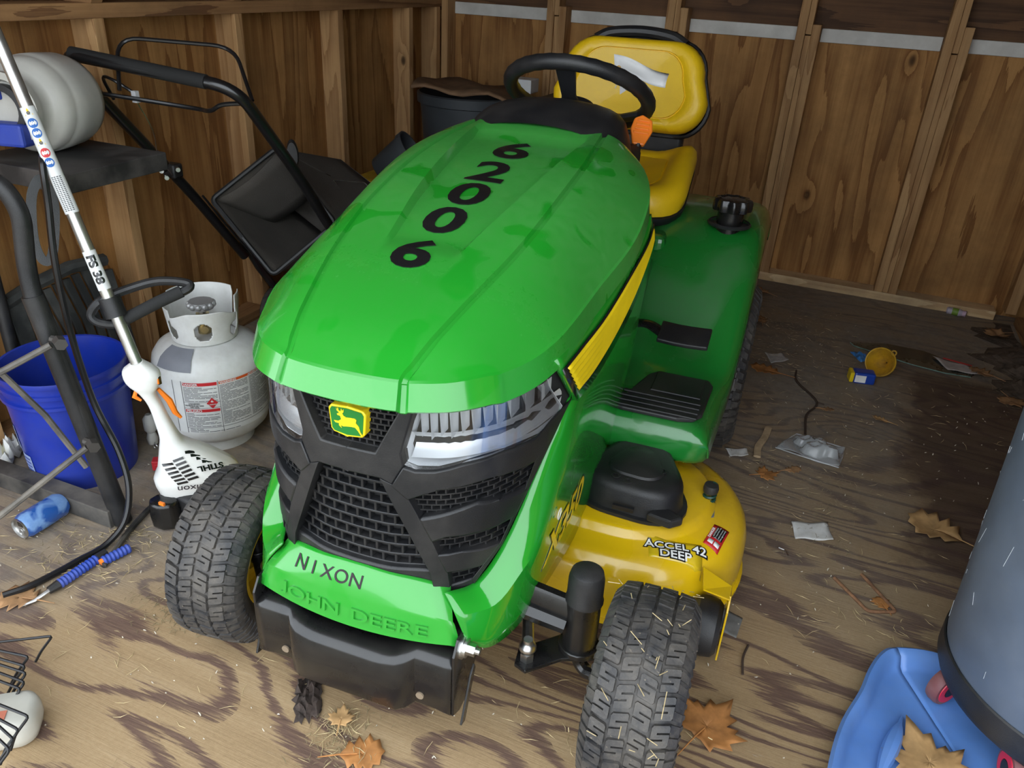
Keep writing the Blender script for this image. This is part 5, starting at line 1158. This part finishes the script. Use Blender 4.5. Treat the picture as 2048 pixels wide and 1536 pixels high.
crumple('blue_wrapper', .262, 3.165, .05, .09, .018, plain('wrapper_blue', (.05,.22,.55), .3, var=.5, vscale=60), 'small bright blue plastic wrapper behind the funnel', 'wrapper', 8, 7, .5)
# ---- clear blister tray
PLA = clear_material(); 
bl = thing('plastic_tray', 'crushed clear plastic blister tray on the floor right of the deck', 'plastic tray', (.135,2.325,0), radians(-15))
def bump2(u, v): 
    h = 0
    for cx, cy, r, k in ((-.45,.35,.38,.020),(.05,-.30,.42,.030),(.60,-.15,.33,.026),(.1,.55,.3,.016)):
        d = sqrt((u-cx)**2+(v-cy)**2)/r; h = max(h, k*(1-sstep(.7, 1.0, d))-.008*(1-sstep(0,.35,d)))
    return .003+h+.006*sin(u*4+v*3)+.006
TRAY = plain('milky_clear', (.55,.57,.58), .14, var=.1, coat=.5, alpha=.42)
MB().grid([[(.085*u*(1-.12*v), .065*v+.01*u, bump2(u, v)) for u in [-1+2*i/26 for i in range(27)]] for v in [-1+2*j/20 for j in range(21)]]).o('tray', TRAY, bl, smooth=60, solid=.0008)
MB().tube([(.085*u*(1-.12*v), .065*v+.01*u, .008) for u, v in [(-1,-1),(-.3,-1.04),(.3,-1.04),(1,-1),(1.02,0),(1,1),(0,1.02),(-1,1),(-1.02,0)]], .0022, 6, closed=True).o('rim', TRAY, bl)
# ---- paper scraps
def paper(name, pts, mat, label, h=.006, cat='paper', z=.0015):
    cx = sum(p[0] for p in pts)/4; cy = sum(p[1] for p in pts)/4; P = [Vector((p[0]-cx, p[1]-cy, 0)) for p in pts]; n = 8
    g = [[tuple(P[0].lerp(P[1], i/n).lerp(P[3].lerp(P[2], i/n), j/n)+Vector((0,0,z+h*(.5+.5*sin(i*1.1+j*.7))*(.3+abs(i/n-.5))))) for i in range(n+1)] for j in range(n+1)]
    o = MB().grid(g).o(name, mat, smooth=60, solid=.0005); o.location = (cx, cy, 0); return prop(o, label, cat, 'paper scraps on the floor' if cat == 'paper' else None)
PAP = plain('dirty_paper', (.68,.68,.66), .7, var=.06, dust=.5, dustcol=(.42,.39,.32), dscale=28)
paper('paper_label', [(.104,1.904),(.197,1.944),(.216,1.868),(.122,1.832)], PAP, 'white soiled paper label flat on the floor right of the deck', .008)
paper('paper_scrap', [(-.096,3.012),(-.03,3.045),(.0,2.985),(-.06,2.925)], plain('grey_paper', (.42,.40,.38), .8, var=.2, vscale=40), 'grey paper scrap on the floor behind the rust oak leaf', .006)
paper('paper_scrap', [(-.125,2.205),(-.06,2.235),(-.05,2.195),(-.10,2.165)], PAP, 'torn printed paper scrap touching the rear tire', .006)
paper('foil_scrap', [(-.02,1.49),(.035,1.47),(.03,1.40),(-.03,1.42)], plain('grey_film', (.16,.16,.155), .5, var=.3, vscale=30), 'flat grey film scrap on the floor behind the gauge wheel', .003)
# ---- broken mirror pane, card with red print
MIR = plain('dark_mirror', (.028,.036,.036), .12, dust=.8, dustcol=(.13,.105,.06), dscale=5); GLE = plain('glass_edge', (.16,.26,.22), .3, var=.5, vscale=90)
mp_ = [(.219,3.290),(.235,3.262),(.34,3.225),(.45,3.185),(.57,3.165),(.66,3.175),(.68,3.215),(.60,3.29),(.50,3.35),(.36,3.35)]
mg = thing('broken_glass', 'dark broken pane of glass with green edges lying on the floor', 'broken glass', (.45,3.25,0))
MB().prism([(x-.45,y-3.25,.002) for x, y in mp_], (0,0,.005)).o('pane', MIR, mg, smooth=0)
MB().tube([(x-.45,y-3.25-.002,.0055) for x, y in mp_[:6]], .0022, 6).o('broken_edge', GLE, mg)
cdp = paper('printed_card', [(.53,3.30),(.66,3.27),(.70,3.20),(.58,3.19)], plain('faded_card', (.40,.36,.33), .8, var=.2, vscale=30), 'faded card with a red stripe lying on the broken glass', .006, 'card', .010)
ro = MB().box(-.06,.045,.030,.040,.016,.0175, Matrix.Rotation(-.25,4,'Z')).o('red_print', LRED, cdp, smooth=0)
# ---- small bottle against the back plate
sb_ = thing('spray_bottle', 'tiny plastic bottle with a green label against the back wall plate', 'bottle', (.655,3.885,.017), radians(-10)); X2 = Matrix.Rotation(pi/2,4,'Y')
MB().lathe([(.0005,-.036),(.012,-.036),(.0165,-.03),(.0165,.02),(.012,.03)], 20, X2).o('body', plain('bottle_lilac', (.42,.36,.42), .4), sb_); MB().lathe([(.0172,-.012),(.0172,.014)], 20, X2).o('label', plain('bottle_green', (.16,.26,.03), .5), sb_); MB().lathe([(.013,.03),(.014,.045),(.0005,.047)], 16, X2).o('cap', plain('bottle_pink', (.5,.34,.42), .45), sb_)
# the end of the bottle that shows pale
# ---- rusty wire staple, wood strip, twigs, bark
prop(MB().tube(fillet([(.225,1.712,.005),(.305,1.622,.005),(.368,1.650,.005),(.288,1.757,.005)], .012, 4), .0042, 8).o('wire_staple', plain('rusty_wire', (.20,.10,.05), .8, var=.4, vscale=60)), 'rusty U shaped wire staple lying flat on the floor', 'staple')
prop(MB().tube(spline([(-.012,2.39,.010),(-.016,2.32,.010),(-.028,2.25,.010),(-.024,2.19,.010)], 5), .0095, 6, flat=(1.3,.5,(1,0,0))).o('wood_strip', plain('old_wood', (.40,.29,.17), .8, var=.25, vscale=40)), 'thin curved wood strip on the floor beside the clear tray', 'wood')
TWG = plain('twig_bark', (.055,.035,.025), .85)
prop(MB().tube(spline([(.035,2.90,.004),(.045,2.80,.006),(.125,2.665,.006),(.098,2.55,.006),(.104,2.41,.004)], 5), .0042, 6).tube([(.125,2.665,.006),(.15,2.655,.008)], .002, 5).o('twig', TWG), 'dark forked twig on the floor near the yellow funnel', 'twig')
prop(MB().tube(spline([(.058,1.39,.004),(.052,1.345,.006),(.058,1.30,.004)], 4), .0028, 5).o('twig', TWG), 'short black twig on the floor behind the maple leaf', 'twig')
prop(MB().tube([(.085,1.775,.002),(.10,1.772,.002),(.112,1.752,.002)], .0016, 5).o('wire_bit', ZINC), 'tiny bent silver nail on the floor right of the deck', 'nail')
BRK = plain('bark', (.045,.032,.026), .95, var=.5, vscale=60, bumps=1, bscale=90)
crumple('bark_chip', -.728, .857, .052, .095, .022, BRK, 'dark ragged bark chip on the floor in front of the bumper', 'bark', 12, 9, radians(35), .001, .9)
# ---- wire rake and white bottle at the left front
rk = thing('wire_rake', 'black wire tine rake head lying over a white plastic bottle', 'rake', (-1.30,.62,0)); ro_ = Vector((-1.30,.62,0)); WIRE = plain('black_wire', (.010,.010,.011), .35)
hub = Vector((-1.72,.36,.115))
tips = [(-1.252,.732,.060),(-1.245,.673,.062),(-1.226,.652,.066),(-1.208,.640,.068),(-1.190,.623,.070),(-1.181,.608,.072),(-1.081,.554,.110),(-1.072,.528,.110),(-1.062,.511,.110),(-1.051,.495,.110)]
starts = [(-1.33,.677,.060),(-1.308,.660,.062),(-1.287,.644,.066),(-1.272,.633,.068),(-1.254,.618,.070),(-1.235,.604,.072),(-1.146,.550,.110),(-1.119,.528,.112),(-1.105,.518,.112),(-1.081,.500,.112)]
for i, (t, s0) in enumerate(zip(tips, starts)):
    t = Vector(t); s0 = Vector(s0); d = (t-s0).normalized(); st_ = s0-d*.14
    hook = [st_-ro_, s0-ro_, t-ro_, t+Vector((-.014,-.022,-.028))-ro_, t+Vector((-.022,-.034,-.05 if i < 6 else -.06))-ro_]
    MB().tube(fillet(hook, .008, 3), .0027, 6).o('tine', WIRE, rk)
MB().tube([Vector(s0)-(Vector(t)-Vector(s0)).normalized()*.138-ro_ for t, s0 in zip(tips, starts)], .005, 6).o('cross_bar', WIRE, rk)
bo = thing('plastic_bottle', 'dirty white plastic bottle lying under the black wire rake', 'bottle', (-1.195,.555,0), radians(38))
bo_o = rrect(.045, -.075, .075, .03)
pillow([(x, y) for x, y in bo_o], [(.001,.0),(.8,.0),(.95,.006),(1.0,.022),(1.0,.044),(.94,.058),(.8,.064),(.001,.066)], lambda x, y, d: (y, x, d)).o('body', plain('bottle_white', (.47,.46,.41), .4, dust=.5, dustcol=(.42,.38,.30)), bo, smooth=60)
MB().cyl((-.075,0,.033),(-.10,0,.033),.018,n=16).o('cap', plain('offwhite_plastic', (.6,.6,.56), .5, dust=.5), bo); MB().box(-.012,.03,-.03,-.008,.0655,.0672).o('red_print', plain('faded_red', (.50,.16,.10), .6), bo, smooth=0)
# ---- paper tag tied to the steering wheel
tg = thing('paper_tag', 'white folded paper tag tied to the steering wheel with string', 'tag', (-.466,2.106,1.05), radians(2.73)); t0 = Vector((.2,1.25,1.05))
TP = plain('tag_paper', (.66,.66,.65), .5, var=.08, vscale=20); c4 = [Vector(q)-t0 for q in ((.078,1.25,1.124),(.222,1.27,1.087),(.222,1.24,1.056),(.088,1.235,1.086))]
g = [[c4[0].lerp(c4[1], i/10).lerp(c4[3].lerp(c4[2], i/10), j/5)+Vector((0,.012*sin(i*.5)*sin(j*.6),.004*sin(i*.63))) for i in range(11)] for j in range(6)]
MB().grid(g).o('sheet', TP, tg, smooth=60, solid=.0005)
MB().add([Vector(q)-t0 for q in ((.105,1.235,1.052),(.128,1.235,1.045),(.108,1.235,1.030))], [(0,1,2)]).o('corner', TP, tg, smooth=0, solid=.0005)
MB().tube([Vector(q)-t0 for q in ((.098,1.228,1.093),(.104,1.222,1.070),(.096,1.225,1.045))], .0012, 5).o('string', TP, tg)
MB().lathe([(.003,0),(.006,0),(.006,.001),(.003,.001)], 12, frame(Vector((.098,1.232,1.094))-t0, (1,0,0), (0,-1,0)), closed=True).o('eyelet', plain('brass', (.5,.3,.08), .35, metal=1), tg)
# ---- uncountable litter: grass clippings, dirt crumbs, corner heap
SOLID = [(-1.775,1.268,.14),(-1.56,1.565,.11),(-1.37,1.17,.06),(-.113,1.01,.10),(-.975,1.00,.11),(.45,3.25,.24),(.135,2.325,.10),(.325,3.03,.07),(.255,2.93,.06)]
def litter(name, spots, mat, label, seed, lmin, lmax, rad, flat=False):
    r = random.Random(seed); mb = MB()
    for cx, cy, sx, sy, n, ang in spots:
        for _ in range(n):
            x, y = r.gauss(cx, sx), r.gauss(cy, sy)
            if not (-2.0 < x < .88 and .47 < y < 3.88) or any((x-a_)**2+(y-b_)**2 < c_*c_ for a_, b_, c_ in SOLID) or (.22 < x < .87 and .58 < y < 1.53) or (-1.94 < x < -1.48 and 1.06 < y < 1.15): continue
            a = ang+r.gauss(0, .9) if ang is not None else r.uniform(0, pi); L_ = r.uniform(lmin, lmax); z = r.uniform(.001, .007)
            d = Vector((cos(a)*L_/2, sin(a)*L_/2, r.uniform(-.002,.003))); nrm_ = Vector((-sin(a), cos(a), 0))*rad*r.uniform(.6, 1.3); c = Vector((x, y, z)); bend = Vector((-sin(a),cos(a),0))*L_*r.uniform(-.15,.15)
            mb.add([c-d-nrm_*.6, c-d+nrm_*.6, c+bend+nrm_, c+d, c+bend-nrm_, c+bend+Vector((0,0,rad*1.5))], [(0,1,2,5),(0,5,4),(2,3,5),(3,4,5)])
    return prop(mb.o(name, mat, smooth=0), label, 'litter', None, 'stuff')
STRAW = plain('straw', (.46,.36,.19), .8, var=.35, vscale=50); CLIP = plain('dry_clippings', (.20,.16,.085), .9, var=.4, vscale=40); CRUMB = plain('pale_crumbs', (.50,.45,.36), .9, var=.3, vscale=60)
litter('straw_litter', [(-1.42,1.03,.07,.07,70,.9),(-1.45,1.12,.05,.04,35,None),(-1.52,1.0,.10,.10,60,.7),(-1.38,.95,.05,.07,35,.9),(-1.1,.85,.22,.14,50,None),(-.635,.845,.022,.03,45,None),(-.62,.80,.03,.03,30,None),(.28,1.55,.10,.06,50,-.5),(.2,1.95,.2,.3,60,-.4),(.15,2.5,.25,.3,80,-.3),(.05,3.1,.18,.25,90,None),(.42,2.9,.2,.25,45,None),(-.25,1.0,.25,.08,35,-.3),(.38,1.3,.08,.08,25,None)], STRAW, 'scattered dry straw and grass stalks on the plywood floor', 21, .012, .045, .0007)
litter('grass_clippings', [(-1.15,.93,.05,.03,160,None),(-1.08,.92,.08,.02,80,None),(-1.5,1.02,.08,.08,120,None),(-1.43,1.09,.04,.04,120,None),(.02,2.25,.10,.12,120,None),(.20,2.0,.05,.16,180,None),(-.12,3.2,.10,.2,260,None),(.15,3.35,.2,.12,200,None),(.62,3.4,.12,.15,160,None),(.80,3.25,.05,.25,160,None),(-.63,.82,.03,.045,150,None),(-1.75,1.5,.1,.1,60,None)], CLIP, 'fine dry grass clippings and dirt scattered on the floor', 22, .006, .02, .0006)
litter('pale_crumbs', [(-1.5,1.05,.15,.15,60,None),(-.8,.85,.35,.15,60,None),(.15,1.6,.25,.4,80,None),(.3,2.6,.3,.5,90,None),(.6,2.4,.2,.3,50,None)], CRUMB, 'tiny pale crumbs and chips scattered over the floor', 23, .003, .008, .0014)
hp = MB(); r4 = random.Random(5)
H_ = [[(lerp(.74-.05*sin(j*.8)-.03*sin(j*2.1)+.05*abs(j/11-1)**2,.885,i/14), lerp(3.05,3.88,j/22), .001+.05*(i/14)**1.4*sin(pi*min(1,j/20+.12))*r4.uniform(.6,1.2)) for i in range(15)] for j in range(23)]
hp.grid(H_); prop(hp.o('debris_heap', plain('leafy_dirt', (.085,.062,.045), .95, var=.5, vscale=30, bumps=1, bscale=60), smooth=20), 'heap of leaf dust and dirt along the base of the right wall', 'litter', None, 'stuff')
tb = MB(); r5 = random.Random(9)
for k in range(34):
    a = radians(r5.uniform(-75, 45)); x = r5.gauss(.500, .045); rr_ = .1865; c = Vector((x, .14-rr_*sin(-a)*-1*-1, .18+rr_*cos(a))); c = Vector((x, .14+rr_*sin(a), .18+rr_*cos(a)))
    w_ = Matrix.Translation((-.6061,.8481,0)) @ Matrix.Rotation(radians(2.73),4,'Z'); t_ = Vector((0, cos(a), -sin(a))); q = (t_*r5.uniform(-1,1)+Vector((1,0,0))*r5.uniform(-1,1)).normalized(); L_ = r5.uniform(.003,.011)*(2 if k < 6 else 1); s_ = q.cross(Vector((0,sin(a),cos(a)))).normalized()*.0007
    up_ = Vector((0,sin(a),cos(a)))*.001
    tb.add([w_ @ p for p in (c-q*L_+s_, c-q*L_-s_, c+q*L_-s_, c+q*L_+s_, c-q*L_+up_, c+q*L_+up_)], [(0,1,2,3),(0,3,5,4),(1,4,5,2)])
prop(tb.o('tire_straw', STRAW, smooth=0), 'bits of straw stuck in the tread of the front tire', 'litter', None, 'stuff')
